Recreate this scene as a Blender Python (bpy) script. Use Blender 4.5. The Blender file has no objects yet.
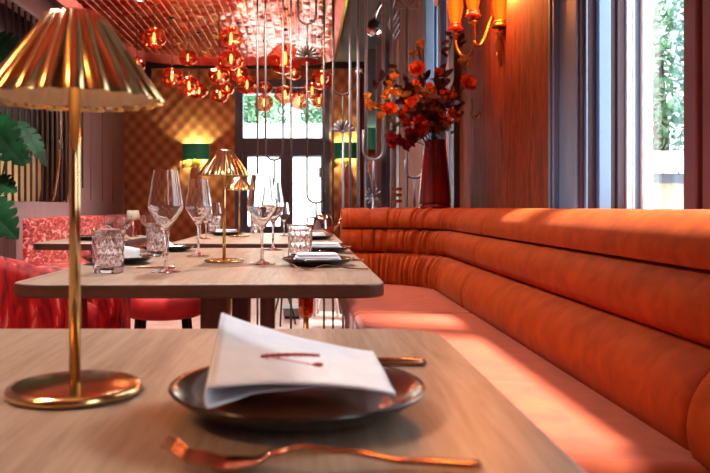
import bpy, bmesh, math, random
from math import sin, cos, pi, radians as R, sqrt
from mathutils import Vector, Matrix, noise, Quaternion

random.seed(7)
S = bpy.context.scene
COL = S.collection
F, VX, VY, H = 750.0, 305.0, 207.0, 0.91      # focal length in px, vanishing point, eye height
TZ = 0.75                                      # table height


def at(px, py, Y):
    """world point seen at pixel px,py at depth Y"""
    return Vector(((px - VX) / F * Y, Y, H - (py - VY) / F * Y))


def lin(c):
    if isinstance(c, str):
        c = [int(c[i:i + 2], 16) for i in (0, 2, 4)]
    o = []
    for v in c:
        v = v / 255.0
        o.append(v / 12.92 if v <= 0.04045 else ((v + 0.055) / 1.055) ** 2.4)
    return (o[0], o[1], o[2], 1.0)


# ------------------------------------------------------------------ materials
def newmat(name):
    m = bpy.data.materials.new(name)
    m.use_nodes = True
    nt = m.node_tree
    return m, nt, nt.nodes['Principled BSDF']


def setp(b, **k):
    for n, v in k.items():
        n = n.replace('_', ' ')
        for i in b.inputs:
            if i.name.lower() == n.lower():
                i.default_value = v


def M(name, col, rough=.5, metal=0., **k):
    m, nt, b = newmat(name)
    setp(b, Base_Color=lin(col), Roughness=rough, Metallic=metal, **k)
    # a slight procedural unevenness of the gloss
    tc = nt.nodes.new('ShaderNodeTexCoord')
    n = nt.nodes.new('ShaderNodeTexNoise'); n.inputs['Scale'].default_value = 14
    mr = nt.nodes.new('ShaderNodeMapRange')
    mr.inputs['To Min'].default_value = max(0, rough - .04)
    mr.inputs['To Max'].default_value = min(1, rough + .05)
    nt.links.new(tc.outputs['Object'], n.inputs['Vector'])
    nt.links.new(n.outputs['Fac'], mr.inputs['Value'])
    nt.links.new(mr.outputs['Result'], b.inputs['Roughness'])
    return m


def ramp(nt, stops):
    r = nt.nodes.new('ShaderNodeValToRGB')
    e = r.color_ramp.elements
    e[0].position, e[0].color = stops[0][0], lin(stops[0][1])
    e[1].position, e[1].color = stops[-1][0], lin(stops[-1][1])
    for p, c in stops[1:-1]:
        x = e.new(p); x.color = lin(c)
    return r


def noisemat(name, stops, scale=(1, 1, 1), nscale=5, detail=4, rough=.5, metal=0., bump=0., distortion=0., bdist=.01, **k):
    m, nt, b = newmat(name)
    setp(b, Roughness=rough, Metallic=metal, **k)
    tc = nt.nodes.new('ShaderNodeTexCoord')
    mp = nt.nodes.new('ShaderNodeMapping'); mp.inputs['Scale'].default_value = scale
    n = nt.nodes.new('ShaderNodeTexNoise')
    n.inputs['Scale'].default_value = nscale; n.inputs['Detail'].default_value = detail
    n.inputs['Distortion'].default_value = distortion
    r = ramp(nt, stops)
    L = nt.links.new
    L(tc.outputs['Object'], mp.inputs['Vector']); L(mp.outputs['Vector'], n.inputs['Vector'])
    L(n.outputs['Fac'], r.inputs['Fac']); L(r.outputs['Color'], b.inputs['Base Color'])
    if bump:
        bp = nt.nodes.new('ShaderNodeBump'); bp.inputs['Strength'].default_value = bump
        bp.inputs['Distance'].default_value = bdist
        L(n.outputs['Fac'], bp.inputs['Height']); L(bp.outputs['Normal'], b.inputs['Normal'])
    return m


def emit(name, col, strength):
    m = bpy.data.materials.new(name); m.use_nodes = True
    nt = m.node_tree; nt.nodes.clear()
    o = nt.nodes.new('ShaderNodeOutputMaterial'); e = nt.nodes.new('ShaderNodeEmission')
    e.inputs['Color'].default_value = lin(col); e.inputs['Strength'].default_value = strength
    nt.links.new(e.outputs[0], o.inputs[0])
    return m


def thin(name, tint, gloss, rough=.03, ior=1.5, boost=0.0):
    """thin coated glass: tinted see-through body with a mirror film, mixed by the angle"""
    m = bpy.data.materials.new(name); m.use_nodes = True
    nt = m.node_tree; nt.nodes.clear(); L = nt.links.new
    o = nt.nodes.new('ShaderNodeOutputMaterial')
    t = nt.nodes.new('ShaderNodeBsdfTransparent'); t.inputs[0].default_value = lin(tint)
    g = nt.nodes.new('ShaderNodeBsdfGlossy'); g.inputs[0].default_value = lin(gloss); g.inputs['Roughness'].default_value = rough
    f0 = nt.nodes.new('ShaderNodeLayerWeight'); f0.inputs[0].default_value = .5
    f = nt.nodes.new('ShaderNodeMath'); f.operation = 'POWER'; f.inputs[1].default_value = 4.0
    L(f0.outputs['Facing'], f.inputs[0])
    a = nt.nodes.new('ShaderNodeMath'); a.operation = 'MULTIPLY_ADD'; a.use_clamp = True
    a.inputs[1].default_value = .85; a.inputs[2].default_value = .03 + boost
    mx = nt.nodes.new('ShaderNodeMixShader')
    L(f.outputs[0], a.inputs[0]); L(a.outputs[0], mx.inputs[0]); L(t.outputs[0], mx.inputs[1]); L(g.outputs[0], mx.inputs[2])
    L(mx.outputs[0], o.inputs[0])
    return m


def glassmat(name, col='ffffff', rough=0.0, ior=1.45):
    m, nt, b = newmat(name)
    setp(b, Base_Color=lin(col), Roughness=rough, IOR=ior, Transmission_Weight=1.0)
    return m


def woodmat(name, stops, scale, rough=.45, bump=.08, coat=0.0):
    m, nt, b = newmat(name); L = nt.links.new
    setp(b, Roughness=rough, Coat_Weight=coat, Coat_Roughness=.25)
    tc = nt.nodes.new('ShaderNodeTexCoord')
    mp = nt.nodes.new('ShaderNodeMapping'); mp.inputs['Scale'].default_value = scale
    n = nt.nodes.new('ShaderNodeTexNoise'); n.inputs['Scale'].default_value = 3; n.inputs['Detail'].default_value = 7
    n.inputs['Roughness'].default_value = .62; n.inputs['Distortion'].default_value = .9
    n2 = nt.nodes.new('ShaderNodeTexNoise'); n2.inputs['Scale'].default_value = 14; n2.inputs['Detail'].default_value = 3
    mx = nt.nodes.new('ShaderNodeMix'); mx.inputs['Factor'].default_value = .35
    r = ramp(nt, stops)
    L(tc.outputs['Object'], mp.inputs['Vector'])
    L(mp.outputs['Vector'], n.inputs['Vector']); L(mp.outputs['Vector'], n2.inputs['Vector'])
    L(n.outputs['Fac'], mx.inputs['A']); L(n2.outputs['Fac'], mx.inputs['B'])
    L(mx.outputs['Result'], r.inputs['Fac']); L(r.outputs['Color'], b.inputs['Base Color'])
    bp = nt.nodes.new('ShaderNodeBump'); bp.inputs['Strength'].default_value = bump; bp.inputs['Distance'].default_value = .004
    L(mx.outputs['Result'], bp.inputs['Height']); L(bp.outputs['Normal'], b.inputs['Normal'])
    return m


def velvetmat(name, stops, nscale, scale=(1, 1, 1), sheen=.6, sheen_tint='ffc0a0', bump=.15, rough=.7, bdist=.004, distortion=.6, detail=5):
    m = noisemat(name, stops, scale, nscale, detail, rough, 0, bump, distortion, bdist)
    b = m.node_tree.nodes['Principled BSDF']
    setp(b, Sheen_Weight=sheen, Sheen_Roughness=.35, Sheen_Tint=lin(sheen_tint), Specular_IOR_Level=.25)
    return m


def wallpapermat():
    """copper wallpaper printed with a lattice of small scales"""
    m, nt, b = newmat('copper_wallpaper'); L = nt.links.new
    tc = nt.nodes.new('ShaderNodeTexCoord')
    sep = nt.nodes.new('ShaderNodeSeparateXYZ'); L(tc.outputs['Object'], sep.inputs[0])

    def math(op, a, c=None):
        n = nt.nodes.new('ShaderNodeMath'); n.operation = op
        for i, v in enumerate((a, c)):
            if v is None: continue
            if isinstance(v, (int, float)): n.inputs[i].default_value = v
            else: L(v, n.inputs[i])
        return n.outputs[0]
    k = 2 * pi / .17
    p = math('SINE', math('MULTIPLY', sep.outputs['X'], k))
    q = math('SINE', math('MULTIPLY', sep.outputs['Z'], k * .9))
    h = math('ADD', math('MULTIPLY', math('MULTIPLY', p, q), .5), .5)
    r = ramp(nt, [(.1, 'a06640'), (.5, 'b67a52'), (.9, 'c89068')])
    L(h, r.inputs['Fac']); L(r.outputs['Color'], b.inputs['Base Color'])
    bp = nt.nodes.new('ShaderNodeBump'); bp.inputs['Strength'].default_value = .35; bp.inputs['Distance'].default_value = .02
    L(h, bp.inputs['Height']); L(bp.outputs['Normal'], b.inputs['Normal'])
    setp(b, Metallic=.35, Roughness=.42)
    return m


MT = dict(
    oak=woodmat('grey_oak', [(.28, '6f5645'), (.48, '967c68'), (.62, 'a78e7b'), (.8, '866d5b')], (14, .9, 14), .42, .10, .15),
    oak_edge_shade=woodmat('oak_edge_shade', [(.3, '3a1d10'), (.55, '532c1a'), (.8, '633823')], (2, 2, 12), .45, .08),  # shade on the table edges put into a darker oak colour
    walnut=woodmat('walnut_panel', [(.32, '4a1a0a'), (.46, '7c2f10'), (.58, '9c441a'), (.72, '5e230f')], (6, 6, 1.0), .75, .2, 0),
    mauvewood=woodmat('mauve_wood', [(.25, '7a5858'), (.5, '987676'), (.8, 'a88a8c')], (9, 9, .5), .45, .06),
    post=woodmat('post_wood', [(.25, '35170f'), (.55, '5c2d1d'), (.8, '6f3a26')], (8, 8, .8), .45, .06),
    floor=noisemat('pink_stone_floor', [(.3, 'b98a7c'), (.55, 'd1a596'), (.75, 'c69a8b')], (1, 1, 1), 6, 6, .35, 0, 0),
    orange=velvetmat('orange_velvet', [(.3, '8c3008'), (.5, '9b3809'), (.7, 'a8410c')], 16, (1, 1, 1), .07, 'ffb890', .2),
    orange_seat=velvetmat('orange_velvet_seat', [(.3, '8c3008'), (.5, '9b3809'), (.7, 'a8410c')], 16, (1, 1, 1), .42, 'ffe6e6', .2),
    crushed=velvetmat('crushed_red_velvet', [(.38, '6a0609'), (.47, 'ac1418'), (.54, 'cc3630'), (.62, 'f0b4a8')], 7, (1.6, 1.6, 5), .5, 'ffb0a0', .5, .5, .02, 1.0, 6),  # pink stops paint the crushed pile's sheen highlights into the colour
    crushed_v=velvetmat('crushed_red_velvet_upright', [(.34, '56060a'), (.5, '960f12'), (.62, 'b01c1a'), (.74, 'e08a80')], 5, (6, 6, 1.5), .5, 'ff9a8a', .5, .5, .01, .8, 5),  # pale stop puts bright sheen streaks into the velvet colour
    red=velvetmat('red_velvet', [(.3, '960d10'), (.55, 'b81a18'), (.75, 'cf2c22')], 7, (1, 1, 1), .5, 'ff9a88', .15),
    fringe=velvetmat('red_fringe', [(.35, '6e090b'), (.5, 'b81c1c'), (.66, 'dd6a60')], 10, (6, 6, .6), .5, 'ffb0a0', .5, .5, .01),
    brass=M('brass', 'cbac78', .16, 1),
    brass_dim=M('aged_brass', 'a5713c', .3, 1),
    shade_in=M('shade_lining', 'd8c4b4', .6),
    copper=M('copper_cutlery', 'c28c6c', .2, 1),
    bronze=M('bronze_tube', '5a4a42', .45, .35),
    grey=M('grey_tube', '9a949c', .42, .3),
    chrome=M('chrome', 'd5d5d8', .08, 1),
    black=M('black_metal', '15121a', .4, .2),
    dark=M('dark_paint', '2a2126', .45),
    purple=M('purple_brown_frame', '58607e', .45),
    plum=M('plum_frame', '4a3238', .42),
    bluegrey=M('blue_grey_paint', '7088a4', .5),
    white=M('white_paint', 'f0eeec', .5),
    ceil=M('ceiling_grey', '4c4c4d', .7),
    plate=noisemat('dark_glaze', [(.3, '120b0a'), (.6, '22140f'), (.8, '301c14')], (1, 1, 1), 12, 4, .22, .15, Coat_Weight=.5, Coat_Roughness=.1),
    plate_well=noisemat('copper_glaze', [(.3, '7a4630'), (.6, 'a8684a'), (.8, 'b87a5a')], (1, 1, 1), 9, 4, .25, .3, Coat_Weight=.5, Coat_Roughness=.1),
    napkin=noisemat('napkin_cloth', [(.4, 'efebf0'), (.6, 'f4f0f5')], (1, 1, 1), 60, 2, .85, 0, 0, Sheen_Weight=.1),
    stitch=M('red_stitching', 'b0281c', .7),
    glass=glassmat('clear_glass'),
    cut=glassmat('cut_crystal', 'fff8f6', .02, 1.5),
    pane=thin('window_pane', 'f4f8f8', 'ffffff', .02, 1.35),
    amber=thin('amber_glass', 'd98a4a', 'ffcc99', .06, 1.5, .1),
    redglass=thin('red_copper_glass', 'ffc2ac', 'ffa284', .04, 1.7, .26),
    bulb=emit('bulb_glow', 'ffb858', 11),
    vase=noisemat('oxblood_glaze', [(.35, '4e0707'), (.6, '8a1110'), (.8, 'a51a14')], (1, 1, .5), 5, 4, .18, 0, 0, Coat_Weight=.7, Coat_Roughness=.08),
    green=M('green_silk', '2cc8a0', .25, 0, Sheen_Weight=.3),
    gold_panel=M('gold_leaf', 'e0c48a', .45, .25),
    leaf=noisemat('monstera_leaf', [(.35, '06220f'), (.6, '0d4020'), (.8, '19562e')], (1, 1, 1), 6, 3, .55, Specular_IOR_Level=.2),
    stem=M('green_stem', '3f5a2c', .6),
    twig=M('dark_twig', '3a1a14', .6),
    pot=noisemat('dark_pot', [(.4, '2a2528'), (.6, '3a3438')], (1, 1, 1), 20, 3, .5),
    soil=M('potting_soil', '2b1d15', .9),
    pet_o=noisemat('orange_petal', [(.35, 'c93c08'), (.55, 'ee6412'), (.75, 'ff8a2e')], (1, 1, 1), 30, 2, .5, Subsurface_Weight=0),
    pet_y=noisemat('apricot_petal', [(.35, 'd0842a'), (.55, 'eaaa48'), (.75, 'f6d49c')], (1, 1, 1), 30, 2, .5),
    pet_r=noisemat('crimson_petal', [(.35, '6a0808'), (.55, '9d1410'), (.75, 'c22a18')], (1, 1, 1), 30, 2, .5),
    lf_d=noisemat('burgundy_leaf', [(.35, '2a0c0c'), (.55, '4c1612'), (.75, '6a2a1a')], (1, 1, 1), 20, 2, .5),
    lf_g=noisemat('sage_leaf', [(.35, '3a5a3a'), (.6, '6d8a62')], (1, 1, 1), 20, 2, .5),
    parrot=noisemat('pink_plumage', [(.35, 'b0504a'), (.55, 'd88c82'), (.75, 'ecc0b6')], (1, 1, .4), 18, 3, .5),
    flame=None, hedge=None, paper=wallpapermat(),
    scales=noisemat('red_metal_scales', [(.35, 'a8281a'), (.5, 'd2523c'), (.65, 'e08a74')], (1, 1, 1), 2.2, 3, .28, .92, 0, Coat_Weight=.2, Coat_Roughness=.15),
    mauve=M('mauve_paint', '9a90a0', .5),
    rib=M('pale_red_metal', 'e89c88', .4, .5),
    cove=M('red_cove', 'c8605a', .35, .6),
    mullion=M('mullion_paint', '7a4a48', .42),
    cream=M('cream_shade', 'e6dcc8', .7),
    greybox=M('grey_metal', '8e9298', .4, .5),
    roofw=noisemat('pale_shingle', [(.40, '3d3a38'), (.47, 'c9c4be'), (.7, 'dedad4')], (1, 2, 1), 22, 3, .8, 0, .2),
    fence=woodmat('fence_board', [(.3, '857a68'), (.6, 'a09684')], (6, 6, .6), .7, .1),
    beam=M('grey_beam', '3a3f48', .6),
    render=M('pale_render', 'e9e7e2', .9),
    paving=noisemat('pale_paving', [(.4, 'c6c2bc'), (.6, 'dedad4')], (1, 1, 1), 3, 4, .8),
    hedge_l=noisemat('hedge_leaf', [(.32, '1f4a30'), (.5, '4a7a56'), (.68, '8fb48a')], (1, 1, 1), 2.5, 3, .5),
    bark=noisemat('bark', [(.4, '3a2c22'), (.6, '5c4a3a')], (4, 4, 1), 6, 4, .9),
)


def flamemat():
    m = bpy.data.materials.new('lit_flame_glass'); m.use_nodes = True
    nt = m.node_tree; nt.nodes.clear(); L = nt.links.new
    o = nt.nodes.new('ShaderNodeOutputMaterial'); e = nt.nodes.new('ShaderNodeEmission')
    lw = nt.nodes.new('ShaderNodeLayerWeight'); lw.inputs[0].default_value = .45
    r = ramp(nt, [(0, 'ff8a1c'), (.4, 'ff5210'), (1, 'c01404')])
    L(lw.outputs['Facing'], r.inputs[0]); L(r.outputs[0], e.inputs[0]); e.inputs[1].default_value = 1.15
    L(e.outputs[0], o.inputs[0])
    return m


MT['flame'] = flamemat()
setp(MT['orange'].node_tree.nodes['Principled BSDF'], Specular_IOR_Level=.12)
setp(MT['orange_seat'].node_tree.nodes['Principled BSDF'], Sheen_Roughness=.45)
MT['redcap'] = M('red_lamp_collar', 'd2200c', .35, 0, Emission_Color=lin('d2200c'), Emission_Strength=.35)


# ------------------------------------------------------------------ mesh builder
class MB:
    def __init__(s):
        s.v, s.f = [], []

    def add(s, vs, fs):
        b = len(s.v)
        s.v += [Vector(v) for v in vs]
        s.f += [tuple(i + b for i in f) for f in fs]
        return s

    def box(s, x0, x1, y0, y1, z0, z1):
        vs = [(x, y, z) for z in (z0, z1) for y in (y0, y1) for x in (x0, x1)]
        return s.add(vs, [(0, 2, 3, 1), (4, 5, 7, 6), (0, 1, 5, 4), (2, 6, 7, 3), (0, 4, 6, 2), (1, 3, 7, 5)])

    def lathe(s, prof, n=32, c=(0, 0, 0), rf=None, close=True):
        """prof: [(r,z)] ; rf(r,z,theta)->r"""
        c = Vector(c); vs = []; m = len(prof)
        for i in range(n):
            t = 2 * pi * i / n
            for r, z in prof:
                q = rf(r, z, t) if rf else r
                vs.append(c + Vector((q * cos(t), q * sin(t), z)))
        fs = []
        for i in range(n):
            j = (i + 1) % n
            for k in range(m - 1):
                a, b = i * m + k, j * m + k
                if prof[k][0] < 1e-6 and prof[k + 1][0] < 1e-6: continue
                if prof[k][0] < 1e-6: fs.append((a, b + 1, a + 1))
                elif prof[k + 1][0] < 1e-6: fs.append((a, b, a + 1))
                else: fs.append((a, b, b + 1, a + 1))
        return s.add(vs, fs)

    def tube(s, pts, r, n=8, caps=True):
        pts = [Vector(p) for p in pts]; m = len(pts)
        rr = r if isinstance(r, (list, tuple)) else [r] * m
        vs, up = [], None
        for i, p in enumerate(pts):
            d = (pts[min(i + 1, m - 1)] - pts[max(i - 1, 0)])
            d = d.normalized() if d.length > 1e-9 else Vector((0, 0, 1))
            if up is None:
                up = Vector((1, 0, 0)) if abs(d.x) < .8 else Vector((0, 1, 0))
            u = (up - d * up.dot(d)); u = u.normalized() if u.length > 1e-6 else d.orthogonal().normalized()
            w = d.cross(u); up = u
            for k in range(n):
                a = 2 * pi * k / n
                vs.append(p + (u * cos(a) + w * sin(a)) * rr[i])
        fs = [(i * n + k, i * n + (k + 1) % n, (i + 1) * n + (k + 1) % n, (i + 1) * n + k) for i in range(m - 1) for k in range(n)]
        if caps:
            fs += [tuple(reversed(range(n))), tuple((m - 1) * n + k for k in range(n))]
        return s.add(vs, fs)

    def prism(s, poly, z0, z1):
        n = len(poly)
        vs = [(x, y, z0) for x, y in poly] + [(x, y, z1) for x, y in poly]
        return s.add(vs, [tuple(reversed(range(n))), tuple(range(n, 2 * n))] + [(i, (i + 1) % n, n + (i + 1) % n, n + i) for i in range(n)])

    def blob(s, c, r, n=16, m=12, fn=None):
        c = Vector(c); r = Vector(r) if not isinstance(r, (int, float)) else Vector((r, r, r))
        vs = [c + Vector((0, 0, -r.z))]
        for j in range(1, m):
            ph = -pi / 2 + pi * j / m
            for i in range(n):
                t = 2 * pi * i / n
                d = Vector((cos(ph) * cos(t), cos(ph) * sin(t), sin(ph)))
                k = fn(d) if fn else 1
                vs.append(c + Vector((d.x * r.x, d.y * r.y, d.z * r.z)) * k)
        vs.append(c + Vector((0, 0, r.z)))
        fs = [(0, 1 + (i + 1) % n, 1 + i) for i in range(n)]
        for j in range(m - 2):
            for i in range(n):
                a = 1 + j * n
                fs.append((a + i, a + (i + 1) % n, a + n + (i + 1) % n, a + n + i))
        t = len(vs) - 1; a = 1 + (m - 2) * n
        fs += [(a + i, a + (i + 1) % n, t) for i in range(n)]
        return s.add(vs, fs)

    def xf(s, mat):
        s.v = [mat @ v for v in s.v]
        return s

    def build(s, name, mat, parent=None, smooth=True, bevel=0, seg=2, sub=0, solid=0, off=0, auto=None):
        me = bpy.data.meshes.new(name)
        me.from_pydata([tuple(v) for v in s.v], [], s.f)
        bm = bmesh.new(); bm.from_mesh(me)
        bmesh.ops.recalc_face_normals(bm, faces=bm.faces)
        bm.to_mesh(me); bm.free()
        me.materials.append(mat)
        o = bpy.data.objects.new(name, me); COL.objects.link(o)
        if smooth:
            me.polygons.foreach_set('use_smooth', [True] * len(me.polygons))
        if auto is not None:
            try: me.set_sharp_from_angle(angle=R(auto))
            except Exception: pass
        if parent:
            o.parent = parent
        if solid:
            m = o.modifiers.new('thick', 'SOLIDIFY'); m.thickness = solid; m.offset = off
        if bevel:
            m = o.modifiers.new('round', 'BEVEL'); m.width = bevel; m.segments = seg; m.limit_method = 'ANGLE'; m.angle_limit = R(40)
        if sub:
            m = o.modifiers.new('sub', 'SUBSURF'); m.levels = sub; m.render_levels = sub
        return o


def thing(name, loc=(0, 0, 0), label=None, cat=None, group=None, rz=0, kind=None):
    o = bpy.data.objects.new(name, None); COL.objects.link(o)
    o.location = loc; o.rotation_euler = (0, 0, rz); o.empty_display_size = .05
    return tag(o, label, cat, group, kind)


def tag(o, label=None, cat=None, group=None, kind=None):
    if label: o['label'] = label
    if cat: o['category'] = cat
    if group: o['group'] = group
    if kind: o['kind'] = kind
    return o


def copy_tree(o, parent=None):
    c = o.copy(); COL.objects.link(c)
    if parent: c.parent = parent
    for ch in list(o.children):
        copy_tree(ch, c)
    return c


def put(proto, first, loc, label, rz=0, group=None, sc=1):
    o = proto if first else copy_tree(proto)
    o.location = loc; o.rotation_euler = (0, 0, rz); o['label'] = label
    o.scale = (sc, sc, sc)
    if group: o['group'] = group
    return o


def struct(name, mb, mat, label, cat, parent=None, **k):
    o = mb.build(name, mat, parent, smooth=k.pop('smooth', False), **k)
    return tag(o, label, cat, None, 'structure') if parent is None else o


def rrect(x0, x1, y0, y1, r, n=8):
    out = []
    for cx, cy, a in ((x1 - r, y1 - r, 0), (x0 + r, y1 - r, 90), (x0 + r, y0 + r, 180), (x1 - r, y0 + r, 270)):
        for i in range(n + 1):
            t = R(a + 90 * i / n)
            out.append((cx + r * cos(t), cy + r * sin(t)))
    return out


# ------------------------------------------------------------------ setting
WX = 1.06          # right wall plane
LX = -2.26         # left wall plane
BY = 9.4           # back wall plane
CZ = 2.72          # ceiling

struct('floor', MB().box(LX - .6, 1.45, -2.6, BY + .2, -.1, 0), MT['floor'], 'pale pinkish stone floor of the dining room', 'floor')
struct('ceiling', MB().box(LX - .6, 1.45, -2.6, BY + .2, CZ, CZ + .1), MT['ceil'], 'grey painted ceiling beside the red metal canopy', 'ceiling')

# back wall with a hole for the French window
wx0, wx1 = at(235, 0, BY).x, at(330, 0, BY).x
wz1 = at(0, 80, BY).z
b = MB()
b.box(LX - .6, wx0, BY, BY + .2, 0, CZ); b.box(wx1, 1.45, BY, BY + .2, 0, CZ); b.box(wx0, wx1, BY, BY + .2, wz1, CZ)
struct('wall_back', b, MT['paper'], 'copper patterned wallpaper wall around the tall far window', 'wall')
b = MB(); b.box(LX, at(152, 0, BY).x, BY - .06, BY, at(0, 80, BY).z, CZ - .001); b.box(at(152, 0, BY).x, WX, BY - .06, BY, at(0, 69, BY).z, CZ - .001)
struct('trim_1', b, MT['dark'], 'dark cornice along the top of the copper wallpaper', 'trim')

struct('wall_front', MB().box(LX - .6, 1.45, -2.7, -2.6, 0, CZ), MT['walnut'], 'walnut wall at the near end of the room', 'wall')

# French window
w = thing('window_1', ((wx0 + wx1) / 2, BY, 0), 'tall dark framed window with transom at the far end', 'window', kind='structure')
ox = Vector(w.location)
cxs = [at(p, 0, BY).x - ox.x for p in (235, 243, 281, 292, 322, 330)]
zt = [at(0, p, BY).z for p in (80, 94, 138, 156, 226)]
b = MB(); D0, D1 = -.03, .12
b.box(cxs[0], cxs[1], D0, D1, 0, zt[0]); b.box(cxs[4], cxs[5], D0, D1, 0, zt[0])
b.box(cxs[1], cxs[4], D0, D1, zt[1], zt[0]); b.box(cxs[1], cxs[4], D0, D1, zt[3], zt[2])
b.build('window_frame', MT['purple'], w, False, bevel=.008)
b = MB(); b.box(cxs[2], cxs[3], -.02, .1, 0, zt[3])
b.build('mullion', MT['purple'], w, False, bevel=.006)
for a_, c_ in ((cxs[1], cxs[2]), (cxs[3], cxs[4])):
    b = MB(); q, q2 = (.058, .012) if a_ == cxs[1] else (.012, .016)
    b.box(a_, a_ + q, .0, .08, 0, zt[3]); b.box(c_ - q2, c_, .0, .08, 0, zt[3])
    b.box(a_ + q, c_ - q2, .0, .08, zt[3] - .012, zt[3]); b.box(a_ + q, c_ - q2, .0, .08, 0, zt[4])
    o = b.build('casement', MT['purple'], w, False, bevel=.005)
    MB().box(a_ + q, c_ - q2, .035, .041, zt[4], zt[3] - .012).build('glass_pane', MT['pane'], o, False)
MB().box(cxs[1], cxs[4], .035, .041, zt[2], zt[1]).build('glass_pane', MT['pane'], w, False)
b = MB().tube([(cxs[4] - .03, -.05, 1.27), (cxs[4] - .03, -.05, 1.4)], .012)
b.build('door_handle', MT['brass_dim'], w)
MB().tube([(cxs[0], -.07, at(0, 88, BY).z), (cxs[5], -.07, at(0, 88, BY).z)], .012).build('curtain_rod', MT['grey'], w)

# left wall: wood panel with a wide opening closed by the bar screen
NY0, NY1, NZ0, NZ1 = 4.6, 7.55, .955, 2.5
b = MB()
b.box(LX - .1, LX, -2.6, 4.2, 0, CZ); b.box(LX - .1, LX, 4.2, BY, 0, NZ0); b.box(LX - .1, LX, NY1, BY, NZ0, CZ); b.box(LX - .1, LX, 4.2, NY1, NZ1, CZ)
b.box(LX - .1, LX, 4.2, NY0, NZ0, NZ1)
rr = .28
arc = [(NY1 - rr + rr * sin(R(a)), NZ0 + rr - rr * cos(R(a))) for a in range(0, 91, 9)]
poly = [(NY1 + .001, NZ0 - .001)] + arc[::-1]
n = len(poly)
b.add([(LX - .1, y, z) for y, z in poly] + [(LX, y, z) for y, z in poly],
      [tuple(range(n)), tuple(range(2 * n - 1, n - 1, -1))] + [(i, (i + 1) % n, n + (i + 1) % n, n + i) for i in range(n)])
for y in (7.9, 8.35, 8.8):
    b.box(LX, LX + .008, y, y + .018, NZ0 + .02, CZ - .02)
struct('wall_left', b, MT['mauvewood'], 'mauve brown timber wall with barred opening on the left', 'wall')
b = MB(); b.box(LX - .39, LX - .35, 4.2, NY1 + .4, 0, CZ); b.box(LX - .39, LX - .1, 4.16, 4.2, 0, CZ); b.box(LX - .39, LX - .1, NY1 + .4, NY1 + .44, 0, CZ)
struct('wall_niche', b, MT['dark'], 'dark recess wall behind the barred opening', 'wall')
struct('trim_2', MB().box(LX, LX + .07, 4.2, 5.42, 0, .90).box(LX + .07, LX + .22, 5.3, 5.42, 0, .89), MT['mauvewood'],
       'pale mauve timber end panel of the red banquette', 'panel')

# half-moon of gold leaf in the niche
b = MB(); gc = (6.2, 1.52); gr = 1.14
pts = [(gc[0] + gr * cos(R(a)), gc[1] + gr * sin(R(a))) for a in range(180, 361, 4)]
n = len(pts)
b.add([(LX - .33, y, z) for y, z in pts] + [(LX - .29, y, z) for y, z in pts],
      [tuple(range(n)), tuple(range(2 * n - 1, n - 1, -1))] + [(i, (i + 1) % n, n + (i + 1) % n, n + i) for i in range(n)])
tag(b.build('gold_half_moon', MT['gold_panel'], None, False, bevel=.01), 'gold leaf half moon panel hung behind the bars at left', 'wall panel')
L = bpy.data.lights.new('niche_fill_spot', 'SPOT'); L.energy = 110; L.spot_size = R(100); L.spot_blend = .6; L.color = (1, .85, .6); L.shadow_soft_size = .05  # added spot without a fixture, brightens the gold half moon
lo = bpy.data.objects.new('niche_fill_spot', L); COL.objects.link(lo); lo.location = (LX - .12, 6.3, 2.6)
lo.rotation_euler = (Vector((LX - .32, 6.5, 1.0)) - Vector(lo.location)).to_track_quat('-Z', 'Y').to_euler()
# screen of bars in the opening
scr = thing('bar_screen', (LX + .03, 6.1, NZ0), 'slender metal bar screen across the opening in left wall', 'screen')
MB().box(-.02, .02, NY0 - 6.1, NY1 - 6.1, NZ1 - NZ0 - .03, NZ1 - NZ0).build('top_rail', MT['grey'], scr, False)
y = NY0 + .1
k = 0
while y < NY1 - .03:
    zb = 0.0
    if y > NY1 - rr:
        zb = rr - sqrt(max(0, rr * rr - (y - NY1 + rr) ** 2))
    MB().tube([(0, y - 6.1, zb), (0, y - 6.1, NZ1 - NZ0 - .03)], .0105, 8).build('bar', MT['bronze'], scr)
    y += .128; k += 1
hc = (5.6, 1.62)
MB().tube([(.012, hc[0] - 6.1 + 1.2 * cos(R(a)), hc[1] - NZ0 + 1.2 * sin(R(a))) for a in range(-33, 47, 3)], .009, 6).build('hoop', MT['copper'], scr)
for yy, z0, z1 in ((6.36, .95, 1.25), (6.78, .5, .95)):
    u = [(.012, yy - 6.1 + .05 * cos(R(a)), z1 - NZ0 + .35 + .05 * sin(R(a))) for a in range(180, 361, 20)]
    MB().tube([(.012, yy - 6.1, z0), (.012, yy - 6.1, z1 + .04)], .008, 6).build('finial_stem', MT['bronze'], scr)
    MB().blob((.012, yy - 6.1, z0 + .02), (.02, .035, .05), 10, 8).build('finial', MT['bronze'], scr)

# right wall, pierced by two windows
WT = .27
w2y0, w2y1, w2z0, w2z1 = 1.0, 2.89, .84, 2.65        # near window
w3y0, w3y1 = 5.36, 6.6                              # far window
b = MB()
b.box(WX, WX + WT, -2.6, -1.3, 0, CZ); b.box(WX, WX + WT, -.2, w2y0, 0, CZ); b.box(WX, WX + WT, w2y1 + .06, w3y0, 0, CZ); b.box(WX, WX + WT, w3y1, BY, 0, CZ)
for y0, y1 in ((-1.3, -.2), (w2y0, w2y1 + .06), (w3y0, w3y1)):
    b.box(WX, WX + WT, y0, y1, 0, w2z0); b.box(WX, WX + WT, y0, y1, w2z1, CZ)
struct('wall_right', b, MT['walnut'], 'walnut panelled wall carrying the flame lamps at right', 'wall')

w = thing('window_2', (WX, 2.0, w2z0), 'near window with stepped blue grey casing above orange bench', 'window', kind='structure')
oy = 2.0; hz0, hz1 = 0.0, w2z1 - w2z0
YJ = w2y1 - oy


def strip(mb, xa, xb, ya, yb):
    mb.box(xa - WX, xb - WX, ya - oy, yb - oy, hz0, hz1)


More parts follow.
